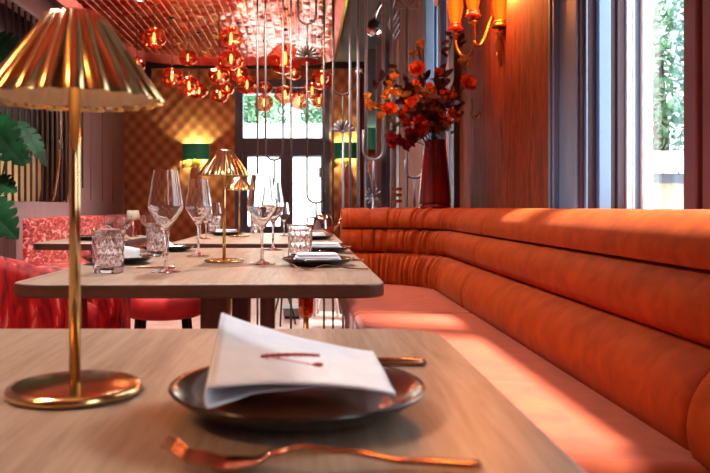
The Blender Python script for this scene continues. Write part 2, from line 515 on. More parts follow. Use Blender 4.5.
cs = MB(); strip(cs, WX - .010, WX, 2.905, 3.10); strip(cs, WX - .03, WX, 3.105, 3.125); strip(cs, WX - .018, WX, 3.13, 3.15); strip(cs, WX - .03, WX, 3.155, 3.175)
cs.build('casing', MT['bluegrey'], w, False, bevel=.003)
cs = MB(); strip(cs, WX - .012, WX, 3.18, 3.215); strip(cs, WX - .008, WX, 3.10, 3.18)
cs.build('casing_plum_bead', MT['plum'], w, False, bevel=.003)  # beads in plum, the darker of the two casing paints
j = MB()
for xa, xb, dy in ((1.078, 1.085, -.012), (1.128, 1.174, -.012)):
    strip(j, xa, xb, w2y1 + dy, w2y1 + .06)
j.build('jamb_moulding', MT['bluegrey'], w, False, bevel=.003)
j = MB()
for xa, xb, dy in ((1.06, 1.078, .004), (1.085, 1.128, .012), (1.174, 1.205, .016), (1.205, 1.237, .004)):
    strip(j, xa, xb, w2y1 + dy, w2y1 + .06)
j.build('jamb_panel', MT['plum'], w, False, bevel=.003)
j = MB(); strip(j, 1.237, 1.256, w2y1 - .006, w2y1 + .06); strip(j, 1.260, 1.27, w2y1 - .006, w2y1 + .06); strip(j, 1.292, 1.332, w2y1 - .02, w2y1 + .06)
j.build('sash_frame', MT['white'], w, False, bevel=.003)
j = MB(); strip(j, 1.27, 1.292, w2y1, w2y1 + .06)
j.build('sash_rebate', MT['bluegrey'], w, False)
j = MB(); strip(j, 1.262, 1.33, 2.42, 2.505)
j.build('mullion', MT['mullion'], w, False, bevel=.006)
j = MB(); strip(j, 1.285, 1.33, 2.385, 2.42)
j.build('mullion_groove', MT['black'], w, False)
j = MB(); strip(j, 1.262, 1.33, 2.27, 2.385)
j.build('mullion', MT['mullion'], w, False, bevel=.006)
j = MB(); strip(j, 1.27, 1.33, w2y0, w2y0 + .06); j.build('jamb', MT['plum'], w, False)
j = MB(); j.box(1.262 - WX, 1.33 - WX, w2y0 - oy, w2y1 - oy, 0, .05).box(1.262 - WX, 1.33 - WX, w2y0 - oy, w2y1 - oy, hz1 - .05, hz1)
j.build('window_rail', MT['plum'], w, False)
MB().box(1.300 - WX, 1.305 - WX, w2y0 - oy + .06, 2.27 - oy, .05, hz1 - .05).build('glass_pane', MT['pane'], w, False)
MB().box(1.300 - WX, 1.305 - WX, 2.505 - oy, w2y1 - .03 - oy, .05, hz1 - .05).build('glass_pane', MT['pane'], w, False)
MB().box(-.10, .20, w2y0 - oy, 3.2 - oy, -.03, -.002).build('window_sill', MT['bluegrey'], w, False, bevel=.005)

w = thing('window_3', (WX, 6.0, w2z0), 'narrow far window with blue grey casing behind the flowers', 'window', kind='structure')
oy = 6.0
c_ = MB(); strip(c_, WX - .03, WX, 5.18, 5.36); strip(c_, WX - .05, WX, 6.6, 7.05); strip(c_, WX - .02, WX, 6.45, 6.6)
c_.build('casing', MT['bluegrey'], w, False, bevel=.005)
c_ = MB(); strip(c_, WX - .04, WX, 5.14, 5.18); strip(c_, WX - .045, WX, 6.55, 6.6)
c_.build('casing_plum_bead', MT['plum'], w, False)
c_ = MB(); strip(c_, 1.14, 1.2, 6.5, 6.6); strip(c_, 1.14, 1.2, 5.36, 5.42); strip(c_, 1.14, 1.2, 5.9, 5.96)
c_.build('window_frame', MT['bluegrey'], w, False)
MB().box(.1, .106, 5.42 - oy, 6.5 - oy, 0, hz1).build('glass_pane', MT['pane'], w, False)

struct('trim_5', MB().box(1.033, 1.058, 5.20, 5.30, 0, CZ), MT['white'], 'white slim window post just past the walnut panel', 'post')
struct('trim_6', MB().box(.985, 1.03, 5.45, 5.56, 0, CZ), MT['bluegrey'], 'narrow blue grey post behind the flowers', 'post', bevel=.004)
struct('pillar_2', MB().box(.925, .99, 5.75, 5.95, 0, CZ), MT['bluegrey'], 'blue grey pillar behind the flowers left of narrow post', 'pillar', bevel=.005)
struct('pillar_3', MB().box(.79, .995, 6.3, 6.5, 0, CZ), MT['post'], 'reddish brown timber pillar behind the flowers', 'pillar', bevel=.005)
# blue-grey pilaster in the far right corner and a slim brown post
px0, px1 = at(366, 0, 8.6).x, at(389, 0, 8.6).x
struct('pillar_1', MB().box(px0, px1, 8.6, 8.85, 0, CZ).box(px1 - .03, px1, 8.57, 8.6, 0, CZ), MT['bluegrey'], 'blue grey painted pillar in the far right corner', 'pillar', bevel=.006)
struct('trim_3', MB().box(at(357.5, 0, 9.0).x, at(364.5, 0, 9.0).x, 8.96, 9.04, 0, at(0, 74, 9).z), MT['walnut'], 'slim reddish brown post beside the blue grey pillar', 'post', bevel=.005)
struct('trim_4', MB().box(at(391, 0, 7.6).x, at(397, 0, 7.6).x, 7.55, 7.65, 0, CZ).box(at(376, 0, 8.4).x, at(381, 0, 8.4).x, 8.36, 8.42, 0, CZ), MT['mauve'], 'pale slender posts in front of the far right corner', 'post')

# ------------------------------------------------------------------ red metal canopy
CX0, CX1, CY0, CY1, RZ, PZ = -2.03, .33, -.6, 8.95, 2.6, 2.69
can = thing('ceiling_canopy', ((CX0 + CX1) / 2, (CY0 + CY1) / 2, RZ), 'suspended canopy of red metal scales with thin gold rim', 'ceiling panel')
cx, cy = can.location.x, can.location.y


def outline(g, n=12):
    """canopy plan, set in by g: wide corner far left, tighter corner far right"""
    out = []
    x0, x1, y0, y1 = CX0 + g, CX1 - g, CY0 + g, CY1 - g
    for r_, ax, ay, a in ((.42, x1, y1, 0), (.80, x0, y1, 90), (.45, x0, y0, 180), (.45, x1, y0, 270)):
        r_ -= g
        px_ = ax - r_ if ax == x1 else ax + r_
        py_ = ay - r_ if ay == y1 else ay + r_
        for i in range(n + 1):
            t_ = R(a + 90 * i / n)
            out.append((px_ + r_ * cos(t_) - cx, py_ + r_ * sin(t_) - cy))
    return out


o_, i_, o2 = outline(0), outline(.065), outline(-.022)
n = len(o_)
b = MB(); b.add([(x, y, PZ - RZ + .012) for x, y in i_] + [(x, y, 0.004) for x, y in o_], [tuple(range(n))] + [(i, (i + 1) % n, n + (i + 1) % n, n + i) for i in range(n)])
b.build('cove', MT['scales'], can, False)
# overlapping pressed scales
b = MB(); rs = random.Random(5)
tw, tl = .072, .08
ins = outline(.09, 6)


def inside(x, y):
    c_ = False; m_ = len(ins)
    for q in range(m_):
        (xa, ya), (xb, yb) = ins[q], ins[(q + 1) % m_]
        if (ya > y) != (yb > y) and x < (xb - xa) * (y - ya) / (yb - ya) + xa: c_ = not c_
    return c_


ix = 0
x = CX0 - cx + .1
while x < CX1 - cx - .08:
    y = CY0 - cy + .1 + (tl / 2 if ix % 2 else 0)
    while y < CY1 - cy - .1:
        if inside(x, y):
            tx, ty = rs.gauss(0, .10), rs.gauss(-.08, .12)
            vs = []
            for v_ in (-1, 0, 1):
                for u_ in (-1, 0, 1):
                    z_ = PZ - RZ - .004 - .009 * (1 - .75 * u_ * u_) * (1 - .6 * v_ * v_) + tx * u_ * tw / 2 + ty * v_ * tl / 2
                    vs.append((x + u_ * tw * .49, y + v_ * tl * .53, min(z_, PZ - RZ + .010)))
            b.add(vs, [(q + w_ * 3, q + 1 + w_ * 3, q + 4 + w_ * 3, q + 3 + w_ * 3) for q in (0, 1) for w_ in (0, 1)])
        y += tl
    x += tw; ix += 1
b.build('scale_panel', MT['scales'], can, True)
b = MB(); x = CX0 - cx + .1 - tw / 2
while x < CX1 - cx - .08:
    y0_, y1_ = None, None
    y = CY0 - cy
    while y < CY1 - cy:
        if inside(x, y):
            y0_ = y if y0_ is None else y0_; y1_ = y
        y += .02
    if y0_ is not None: b.box(x - .005, x + .005, y0_, y1_, PZ - RZ - .014, PZ - RZ - .002)
    x += tw
b.build('rib', MT['rib'], can, False)
b = MB()
b.add([(x, y, 0) for x, y in o_] + [(x, y, 0) for x, y in o2] + [(x, y, .025) for x, y in o2] + [(x, y, .025) for x, y in o_],
      [(r * n + i, r * n + (i + 1) % n, ((r + 1) % 4) * n + (i + 1) % n, ((r + 1) % 4) * n + i) for r in range(4) for i in range(n)])
b.build('rim', MT['brass'], can, False)
b = MB(); b.prism([(x, y) for x, y in o2], .026, CZ - RZ - .001)
b.f = b.f[2:]
b.build('fascia', MT['dark'], can, False)

# ------------------------------------------------------------------ pendants
GRP = 'red glass globe pendants under the canopy'
PEND = [  # px, py, r px, Y, label
    (154, 38, 12, 6.53, 'red glass pendant nearest the brass shade, highest of the left pendants'),
    (188, 58, 9, 7.85, 'small red glass pendant just crossing the canopy rim, left of centre'),
    (172, 77, 11, 7.0, 'round red glass pendant over the wallpaper, lower left of the group'),
    (189, 86, 10.5, 6.7, 'wide red glass pendant in front of copper wallpaper above green wall lamp'),
    (199, 91, 8.5, 7.6, 'red glass pendant tucked against the right of the wide one on wallpaper'),
    (231, 38, 12, 5.95, 'upper of two large red glass pendants hung one above the other'),
    (231, 59.5, 12, 6.35, 'lower of two large amber lit red pendants hung one above the other'),
    (219, 75, 10.5, 6.8, 'dark red glass pendant below and left of the stacked pair'),
    (239, 73, 9.5, 7.2, 'red glass pendant half hidden below the stacked pair'),
    (220, 95, 8.5, 7.3, 'lowest small red glass pendant over wallpaper beside the window frame'),
    (227, 89, 7, 8.3, 'tiny far red pendant glinting behind the lowest one on wallpaper'),
    (247, 85, 10.5, 6.4, 'round red pendant at the top left corner of the far window'),
    (285, 59, 17, 7.5, 'largest dark red glass pendant in middle of the bar screen'),
    (294, 72, 8.5, 8.2, 'red glass pendant peeping out under the largest one'),
    (265, 88, 7.5, 8.0, 'small plain red pendant above another in the left of window'),
    (264, 103, 9.5, 7.0, 'lowest red pendant in front of the left window pane'),
    (285, 95, 10.5, 6.7, 'red pendant with bright bulb in the centre of upper window'),
    (299, 101, 9.5, 6.5, 'low red pendant right of centre before the upper window pane'),
    (312, 91, 9.5, 7.13, 'bright orange red pendant on right half of upper window'),
    (322, 80, 11, 6.5, 'large dented red pendant at the top right corner of window'),
    (319, 101, 8, 7.8, 'small low red pendant at right edge of upper window pane'),
    (137, 65, 9, 6.9, 'red pendant partly hidden by the slope of big brass shade'),
]
for i, (px, py, r, Y, lb) in enumerate(PEND):
    c = at(px, py, Y); rad = r * Y / F
    t = thing('pendant_lamp', c, lb, 'pendant lamp', GRP)
    sd = Vector((i * 3.1, i * 1.7, 5.2))

    def fn(d, sd=sd, k=.13 if r < 14 else .08):
        return 1 + k * noise.noise(d * 1.7 + sd) + .10 * noise.noise(d * 3.2 + sd)
    g = MB().blob((0, 0, 0), (rad, rad, rad * .88), 28, 18, fn).build('glass_globe', MT['redglass'], t)
    MB().tube([(0, 0, rad * .5), (0, 0, rad * .8)], rad * .13, 10).build('bulb_holder', MT['brass_dim'], t)
    MB().blob((0, 0, rad * .05), (rad * .11, rad * .11, rad * .42), 10, 8).build('bulb', MT['bulb'], t)
    MB().tube([(0, 0, rad * .78), (0, 0, PZ - c.z - .02)], .0028, 6).build('cord', MT['black'], t)
    if i in (0, 3, 5, 8, 12, 16, 19):
        L = bpy.data.lights.new('pendant_light', 'POINT'); L.energy = 7; L.color = (1, .55, .25); L.shadow_soft_size = .03
        lo = bpy.data.objects.new('pendant_light', L); COL.objects.link(lo); lo.parent = t; lo.location = (0, 0, rad * .7)
    MB().lathe([(0, -.025), (.026, -.025), (.034, 0), (0, 0)], 14, (0, 0, PZ - c.z + .004)).build('ceiling_rose', MT['brass_dim'] if i % 2 else MT['dark'], t)

# round chrome downlight in the canopy
c = at(140, 10, 6.4); c.z = PZ
t = thing('downlight', c, 'small white round downlight set in the red canopy', 'downlight')
MB().lathe([(0, -.004), (.05, -.004), (.06, -.02), (.075, -.012), (.075, -.002), (0, -.002)], 20).build('bezel', MT['chrome'], t)
MB().lathe([(0, -.012), (.048, -.012), (.048, -.004), (0, -.004)], 20).build('lens', emit('downlight_glow', 'ffe9d8', 3), t)

# ------------------------------------------------------------------ tube screen between the tables and the far room
SY = 5.3
k_ = SY / F
t = thing('tube_screen', (.25, SY, 0), 'screen of vertical metal tubes with loops and fan ornaments', 'screen')


def sx(px): return (px - VX) * k_ - .25
def sz(py): return H - (py - VY) * k_


TOPZ = CZ - .005


def bar(px, z0, z1, r=.0075, m='bronze', nm='bar'):
    return MB().tube([(sx(px), 0, z0), (sx(px), 0, z1)], r, 10).build(nm, MT[m], t)


def loop(p0, p1, pyb, z1, m='bronze', stem_to=None, r=.0075, z1b=None):
    w_ = (sx(p1) - sx(p0)) / 2; c_ = (sx(p0) + sx(p1)) / 2; zb = sz(pyb)
    pts = [(sx(p0), 0, z1)] + [(c_ - w_ * cos(R(a)), 0, zb + w_ - w_ * sin(R(a))) for a in range(0, 181, 15)] + [(sx(p1), 0, z1 if z1b is None else z1b)]
    o = MB().tube(pts, r, 10).build('loop', MT[m], t)
    if stem_to is not None:
        MB().tube([(c_, 0, zb), (c_, 0, sz(stem_to))], r, 10).build('stem', MT[m], t)
    return o


def fan(px, py, rad, m='bronze', a0=20, a1=160, nb=7, z0=None, y=0.0):
    b_ = MB(); c_ = Vector((sx(px), y, sz(py)))
    for i in range(nb):
        a = R(a0 + (a1 - a0) * i / (nb - 1))
        d = Vector((cos(a), 0, sin(a))); q = Vector((-sin(a), 0, cos(a)))
        L0, L1 = rad * .12, rad; w0, w1 = rad * .035, rad * (.17 if nb < 13 else .11)
        vs = []
        for yy in (-.006, .006):
            for l, w_ in ((L0, w0), (L1 * .93, w1), (L1, w1 * .5)):
                vs += [c_ + d * l - q * w_ + Vector((0, yy, 0)), c_ + d * l + q * w_ + Vector((0, yy, 0))]
        b_.add(vs, [(0, 1, 3, 2), (2, 3, 5, 4), (6, 8, 9, 7), (8, 10, 11, 9), (0, 2, 8, 6), (2, 4, 10, 8), (4, 5, 11, 10), (5, 3, 9, 11), (3, 1, 7, 9), (1, 0, 6, 7)])
    b_.blob(c_, (rad * .16, .012, rad * .16), 12, 8)
    return b_.build('fan_ornament', MT[m], t)


for px in (257.5, 291, 324, 333):
    bar(px, 0, TOPZ)
loop(265.5, 283, 160, TOPZ, 'bronze', 290)
loop(298, 316, 24, TOPZ, 'bronze', 55)
fan(307, 57, .085, 'bronze', 0, 180, 9)
bar(307, sz(203) + .06, sz(62))
loop(307, 325, 203, sz(203) + .09, 'bronze', 290)
loop(333.5, 352, 95, TOPZ, 'bronze', 150, z1b=sz(88))
fan(343, 132, .085, 'grey', 15, 165, 7)
MB().tube([(sx(343), 0, sz(132)), (sx(343), 0, 0)], .0085, 10).build('stem', MT['grey'], t)
bar(350, 0, TOPZ, .0095, 'grey'); bar(358, 0, TOPZ, .0095, 'grey'); bar(366, sz(155), TOPZ, .0095, 'grey')
bar(383, sz(155), TOPZ, .0095, 'grey')
loop(363.5, 383.5, 160, sz(130), 'grey', 195, .0105, z1b=TOPZ)
fan(373, 196, .062, 'grey', 0, 360, 13)
bar(373, 0, sz(194), .009, 'grey'); bar(391.5, 0, TOPZ, .0095, 'grey')
fan(407, 8, .085, 'grey', 5, 175, 7)
bar(407, 0, sz(8), .011, 'grey')
loop(405.5, 423.5, 178, sz(160), 'grey', 208, .010, z1b=sz(40))
b = MB().box(sx(254), sx(427), -.03, .03, 0, .012); b.build('base_plate', MT['bronze'], t, False)
b = MB().box(sx(254), sx(427), -.02, .02, TOPZ - .001, CZ - .001); b.build('top_plate', MT['bronze'], t, False)
# row of short bars low in the screen
for pyy in (189, 195, 201):
    MB().box(sx(391), sx(402), -.015, .015, sz(pyy) - .011, sz(pyy) + .011).build('rung', MT['brass'], t, False, bevel=.004)

# dark globe spotlight hanging in the screen bay
c = at(374, 27, 5.75)
t = thing('globe_spotlight', c, 'glossy black globe with silver rim hanging behind the grey tubes', 'spotlight')
MB().blob((0, 0, 0), .062, 24, 16).build('globe', MT['black'], t)
MB().lathe([(.062, -.026), (.067, -.018), (.058, -.048), (.03, -.068), (0, -.072), (0, -.064), (.03, -.06), (.055, -.04)], 24).build('rim', MT['chrome'], t)
MB().tube([(0, 0, .06), (.03, 0, .14), (.11, 0, .26), (.15, 0, TOPZ - c.z)], .012, 8).build('arm', MT['chrome'], t)
c = at(361, 69, 8.4)
t = thing('bowl_uplight', c, 'chrome bowl uplight on top of the slim brown post', 'uplight')
MB().lathe([(0, -.06), (.03, -.058), (.06, -.03), (.075, .02), (.07, .02), (.055, -.02), (0, -.045)], 20).build('bowl', MT['chrome'], t)
MB().tube([(0, 0, -.06), (0, 0, -c.z + .02)], .018, 10).build('pole', MT['post'], t)
MB().lathe([(0, 0), (.11, 0), (.11, .012), (.02, .02), (0, .02)], 20, (0, 0, -c.z)).build('base', MT['post'], t)
# loose fan of silver prongs
c = at(396, 24, 5.75)
t = thing('fork_ornament', c, 'silver pronged fork ornament slanting beside the black globe', 'ornament')
b = MB()
for i in range(4):
    p = Vector((-.005 + i * .004, 0, .075 - i * .05))
    b.tube([p + Vector((-.018, 0, -.04)), p + Vector((.02, 0, .03))], .006, 6)
b.build('prongs', MT['grey'], t)
MB().tube([(-.02, 0, -.1), (-.06, 0, .0), (-.02, 0, .16), (.02, 0, TOPZ - c.z)], .008, 8).build('handle', MT['grey'], t)

# ------------------------------------------------------------------ orange banquette
bq = thing('banquette', (.5, 2.4, 0), 'orange velvet banquette with rolled back curving round the corner', 'banquette')
B0 = Vector((.5, 2.4, 0))
JX, AR, ACX, ACY = .71, .38, .33, 3.95


def path(s):
    """plan point and backward normal at distance s from Y=.3 along the seat junction"""
    L1 = ACY - .3
    if s <= L1: return Vector((JX, .3 + s, 0)), Vector((1, 0, 0))
    s -= L1
    L2 = AR * pi / 2
    if s <= L2:
        a = s / AR
        return Vector((ACX + AR * cos(a), ACY + AR * sin(a), 0)), Vector((cos(a), sin(a), 0))
    s -= L2
    return Vector((ACX - s, ACY + AR, 0)), Vector((0, 1, 0))


SEND = ACY - .3 + AR * pi / 2 + ACX - .215
SARC = ACY - .3
G = [(0.0, .445), (.05, .645), (.092, .787)]        # grooves (behind junction, height)


def rollprof(i, k):
    """outline of back roll i, bulge factor k"""
    out = []
    if i < 2:
        (d0, z0), (d1, z1) = G[i], G[i + 1]
        z0 += .002; z1 -= .002
        nx, nz = -(z1 - z0), (d1 - d0); l = sqrt(nx * nx + nz * nz); nx /= l; nz /= l
        for j in range(13):
            u = j / 12
            bl = (.054 if i == 0 else .046) * k * (sin(pi * u) ** .62)
            out.append((d0 + (d1 - d0) * u + nx * bl, z0 + (z1 - z0) * u + nz * bl))
        out += [(.24, z1), (.24, z0)]
    else:
        d0, z0 = G[2]
        cx_, cz_, rx, rz = .165, .812, .108, .093
        for j in range(15):
            a = R(200 - 215 * j / 14)
            kk = .8 + .2 * k
            out.append((cx_ + rx * cos(a) * kk, max(z0 + .002, cz_ + rz * sin(a) * (kk))))
        out += [(.24, z0 + .002)]
    return out


def sec(s0, s1, i, push=0.0):
    ns = max(8, int((s1 - s0) / .02))
    if s1 > SARC: ns = int((s1 - s0) / .0045)
    ss = [s0, s0 + .004, s0 + .01, s0 + .018] + [s0 + .028 + (s1 - s0 - .056) * j / ns for j in range(ns + 1)] + [s1 - .018, s1 - .01, s1 - .004, s1]
    vs, fs = [], []; m = None
    for s in ss:
        e = min(s - s0, s1 - s) / .03
        k = sqrt(max(0, 1 - (1 - min(1, e)) ** 2)) * .85 + .15
        gk = 0
        if s > SARC - .35:
            # gathers in the cloth round the bend
            w_ = min(1, 1.6 * max(0, 1 - abs(s - (SARC + .3)) / .5))
            gk = w_ * (.35 * noise.noise(Vector((s * 24, i * 3.3, 0))) - .75 * (1 - abs(noise.noise(Vector((s * 34, i * 1.7, 4))))) ** 9)
        p, nrm = path(s)
        pr = rollprof(i, k * (1 + .95 * gk) + .04 * noise.noise(Vector((s * 5, i, 2))))
        m = len(pr)
        for (d, z) in pr:
            q = p + nrm * (d - push)
            vs.append((q.x - B0.x, q.y - B0.y, z))
    for a in range(len(ss) - 1):
        for j in range(m):
            fs.append((a * m + j, a * m + (j + 1) % m, (a + 1) * m + (j + 1) % m, (a + 1) * m + j))
    fs += [tuple(range(m)), tuple((len(ss) - 1) * m + j for j in reversed(range(m)))]
    MB().add(vs, fs).build('back_roll', MT['orange'], bq, auto=60)


for i in range(3):
    sec(0.0, 1.035, i, .012); sec(1.037, 2.97, i); sec(2.972, SEND, i)


def cushion(poly, z0, z1, nm='seat_cushion'):
    b_ = MB().prism([(x - B0.x, y - B0.y) for x, y in poly], z0, z1)
    o = b_.build(nm, MT['orange_seat'], bq, bevel=.03, seg=5, auto=50)
    return o


cushion(rrect(.2, .725, .3, 1.262, .03), .33, .47)
cushion(rrect(.2, .725, 1.268, 3.125, .04), .33, .47)
far = [(.2, 3.131), (.725, 3.131)] + [(lambda p, nn: (p.x + nn.x * .015, p.y + nn.y * .015))(*path(SARC + AR * pi / 2 * j / 10)) for j in range(11)] + [(.2, 4.345)]
cushion(far, .33, .468)
pl = [(.24, .3), (.93, .3), (.93, 3.95)] + [(lambda p, nn: (p.x + nn.x * .22, p.y + nn.y * .22))(*path(SARC + AR * pi / 2 * j / 10)) for j in range(1, 11)] + [(.24, 4.55)]
b = MB().prism([(x - B0.x, y - B0.y) for x, y in pl], 0.0, .329)
b.build('plinth', MT['post'], bq, False)
b = MB()
vs = []
# carcass behind the rolls
seg = [0.0, 1.0, 2.0, 3.0] + [SARC + AR * pi / 2 * j / 12 for j in range(13)] + [SEND]
for s in seg:
    p, nn = path(s)
    for d, z in ((.235, .33), (.235, .86), (.255, .86), (.255, .33)):
        q = p + nn * d - B0; vs.append((q.x, q.y, z))
fs = [(a * 4 + j, a * 4 + (j + 1) % 4, a * 4 + 4 + (j + 1) % 4, a * 4 + 4 + j) for a in range(len(seg) - 1) for j in range(4)] + [(0, 1, 2, 3), tuple((len(seg) - 1) * 4 + j for j in (3, 2, 1, 0))]
b.add(vs, fs).build('back_panel', MT['post'], bq, False)

# ledge behind the bend, carrying the vase
led = thing('ledge_cabinet', (.72, 4.85, 0), 'dark wooden ledge cabinet behind the curved end of the banquette', 'cabinet')
MB().box(-.30, .33, -.24, .28, 0, .855).build('body', MT['post'], led, False)
MB().box(-.31, .335, -.25, .29, .855, .88).build('top', MT['post'], led, False, bevel=.004)

# ------------------------------------------------------------------ tables
def table(name, x0, x1, y0, y1, label, posts, edge='oak_edge_shade'):
    c = ((x0 + x1) / 2, (y0 + y1) / 2)
    t = thing(name, (c[0], c[1], 0), label, 'table', None)
    pl = [(x - c[0], y - c[1]) for x, y in rrect(x0, x1, y0, y1, .06, 8)]
    tt = MB().prism(pl, TZ - .03, TZ).build('table_top', MT['oak'], t, bevel=.004, seg=2, auto=35)
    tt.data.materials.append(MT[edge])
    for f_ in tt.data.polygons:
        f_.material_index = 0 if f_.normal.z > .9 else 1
    for dx, dy in posts:
        p = MB().box(dx - .034, dx + .034, dy - .034, dy + .034, .018, TZ - .031).build('post', MT['post'], t, False, bevel=.004)
        MB().box(dx + .034, dx + .040, dy - .02, dy + .02, .018, TZ - .04).build('brass_strip', MT['brass'], p, False)
        MB().box(dx - .17, dx + .17, dy - .13, dy + .13, 0.0, .018).build('foot_plate', MT['black'], t, False, bevel=.004)
        MB().box(dx - .15, dx + .15, dy - .05, dy + .05, TZ - .036, TZ - .0305).build('top_bracket', MT['black'], t, False)
    return t


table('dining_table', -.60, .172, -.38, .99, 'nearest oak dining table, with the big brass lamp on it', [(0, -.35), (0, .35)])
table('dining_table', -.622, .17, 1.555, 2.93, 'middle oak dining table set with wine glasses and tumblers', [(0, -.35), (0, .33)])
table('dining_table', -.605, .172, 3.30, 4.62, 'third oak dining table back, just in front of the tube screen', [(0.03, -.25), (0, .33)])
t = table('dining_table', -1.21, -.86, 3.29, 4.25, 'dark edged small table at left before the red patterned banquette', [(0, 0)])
t.children[0].data.materials[0] = MT['post']

# ------------------------------------------------------------------ brass table lamps
def lamp_proto():
    t = thing('table_lamp', (0, 0, 0), 'x', 'table lamp')
    MB().lathe([(0, .004), (.052, 0), (.057, .002), (.0575, .005), (.055, .008), (.05, .009), (0, .0095)], 48).build('base', MT['brass'], t)
    MB().lathe([(0, .009), (.0048, .009), (.0048, .312), (0, .312)], 20).build('stem', MT['brass'], t)
    NP = 22
    N = NP * 8

    def flute(r, z, th):
        u = (.329 - z) / .075
        u = min(1, max(0, u))
        return r * (1 + .050 * (.3 + .7 * u) * (abs(sin(NP * th / 2)) * 2 - 1.3))
    prof = [(0.0, .3265), (.018, .3265), (.0225, .3255), (.0255, .323), (.0372, .3065), (.0512, .2865), (.0624, .2695), (.0737, .2525), (.0742, .251),
            (.0729, .2515), (.0609, .2695), (.0497, .2865), (.0362, .3055), (.023, .3205), (.0, .321)]
    MB().lathe(prof[:10] + [(.0705, .2555)], N, rf=lambda r, z, th: flute(r, z, th) if r > .022 else r).build('lamp_shade', MT['brass'], t, auto=40)
    MB().lathe([(.0705, .2555)] + prof[10:], N, rf=lambda r, z, th: flute(r, z, th) if r > .022 else r).build('shade_lining', MT['shade_in'], t)
    MB().lathe([(0, .286), (.008, .286), (.013, .298), (.009, .316), (0, .318)], 16).build('bulb', emit('warm_bulb', 'ffc88a', 6), t)
    return t


lp = lamp_proto()
GL = 'brass table lamps'
put(lp, True, (-.198, .645, TZ), 'big foreground brass table lamp with fluted shade at left', 0, GL)
put(lp, False, (-.235, 2.18, TZ), 'brass fluted lamp in the centre of the middle table', .07, GL)
put(lp, False, (-.355, 4.05, TZ), 'smaller looking brass lamp on the third table, against the window', .1, GL)

# ------------------------------------------------------------------ plates, napkins, cutlery
def plate_proto():
    t = thing('plate', (0, 0, 0), 'x', 'plate')
    MB().lathe([(0, 0), (.062, 0), (.070, .002), (.088, .010), (.099, .0175), (.1005, .0195), (.0995, .021), (.096, .020), (.086, .0135), (.074, .0072)], 56).build('rim', MT['plate'], t)
    MB().lathe([(.074, .0072), (.066, .0045), (.03, .004), (0, .004)], 56).build('well', MT['plate_well'], t)
    return t


pp = plate_proto()
GP = 'dark glazed plates'
put(pp, True, (-.006, .592, TZ + .0005), 'dark glazed plate in the foreground under the logo napkin', 0, GP)
PL = [(.035, 2.06, 'dark plate at the right front corner of the middle table', 'white napkin on the right front plate of the middle table'),
      (-.53, 2.13, 'dark plate at the left of middle table, behind the front tumbler', 'upright folded napkin on the plate behind the front left tumbler'),
      (-.50, 2.72, 'dark plate far left on the middle table beside the second tumbler', 'flat white napkin on the far left plate of middle table'),
      (.065, 2.66, 'dark plate far right on the middle table by the bench', 'small folded napkin on the far right plate of middle table'),
      (-.44, 4.22, 'dark plate on left end of the third table', 'grey white napkin lying on the third table left plate'),
      (.04, 3.68, 'dark plate at the right front of the third table', 'white napkin on the right plate of the third table')]
for x, y, lb, _ in PL:
    put(pp, False, (x, y, TZ + .0005), lb, 0, GP)
put(pp, False, (-1.04, 3.62, TZ + .0005), 'dark plate on the small dark edged table at left', 0, GP)


def sheet(fn, nu, nv):
    b_ = MB()
    vs = [fn(i / nu, j / nv) for j in range(nv + 1) for i in range(nu + 1)]
    fs = [(j * (nu + 1) + i, j * (nu + 1) + i + 1, (j + 1) * (nu + 1) + i + 1, (j + 1) * (nu + 1) + i) for j in range(nv) for i in range(nu)]
    return b_.add(vs, fs)


# the foreground napkin: a loosely folded cloth, open towards the camera
NL = Vector((-.006, .592, TZ + .005))
TL, TR, BR, BL = at(223, 313, .672) - NL, at(373, 351, .665) - NL, at(396, 393, .545) - NL, at(209, 386, .538) - NL


def napf(u, v):
    p = (TL * (1 - u) + TR * u) * (1 - v) + (BL * (1 - u) + BR * u) * v
    p = p.copy()
    p.z += .006 * sin(pi * u) * (v ** 1.5) + .002 * noise.noise(Vector((u * 3, v * 3, 1))) - .004 * sin(pi * u) * (1 - v)
    return p


nap = thing('napkin', NL, 'large white folded napkin with red logo on foreground plate', 'napkin')
o = sheet(napf, 24, 18).build('top_fold', MT['napkin'], nap, solid=.0022, off=-1)
LO = .0075


def under(u, v):
    # side fold and lower layer in one cloth: from top edge round to the well of the plate
    e = napf(0, v); f_ = napf(1, v)
    a = (e + Vector((-.002, 0, 0)))
    if u < .3:
        k = u / .3
        ang = pi * k
        zm, zl = e.z, LO + .003
        return Vector((e.x - .003 * sin(ang), e.y, (zm + zl) / 2 + (zm - zl) / 2 * cos(ang)))
    k = (u - .3) / .7
    x = e.x + (f_.x - .012 - e.x) * k
    return Vector((x, e.y + (f_.y - e.y) * k + .035 * v * min(1, k * 4), LO + .003 + .003 * sin(pi * k) * v + .006 * k * k))


sheet(under, 24, 14).build('under_fold', MT['napkin'], nap, solid=.0018, off=0)


# back of the fold closing the pocket
sheet(lambda u, v: napf(u, 0).lerp(Vector((napf(u, 0).x, napf(u, 0).y - .004, LO + .003)), v), 16, 4).build('back_fold', MT['napkin'], nap, solid=.0015, off=0)
# embroidered red mark


def onnap(u, v): return napf(u, v) + Vector((0, 0, .0009))


def ribbon(a, c, wd, nm):
    pts = [onnap(a[0] + (c[0] - a[0]) * i / 10, a[1] + (c[1] - a[1]) * i / 10) for i in range(11)]
    MB().tube(pts, wd, 6).build(nm, MT['stitch'], nap)


ribbon((.27, .61), (.62, .42), .0012, 'logo_bar')
ribbon((.35, .61), (.57, .655), .00035, 'logo_line')
for q in (.30, .335, .37, .42, .47, .5, .53, .58):
    ribbon((q, .61 - (q - .27) * .54 - .03), (q + .004, .61 - (q - .27) * .54 + .035), .0006, 'logo_letter')
c = onnap(.60, .64)
MB().blob(c, (.0042, .0032, .0016), 12, 8).build('logo_dot', MT['stitch'], nap)


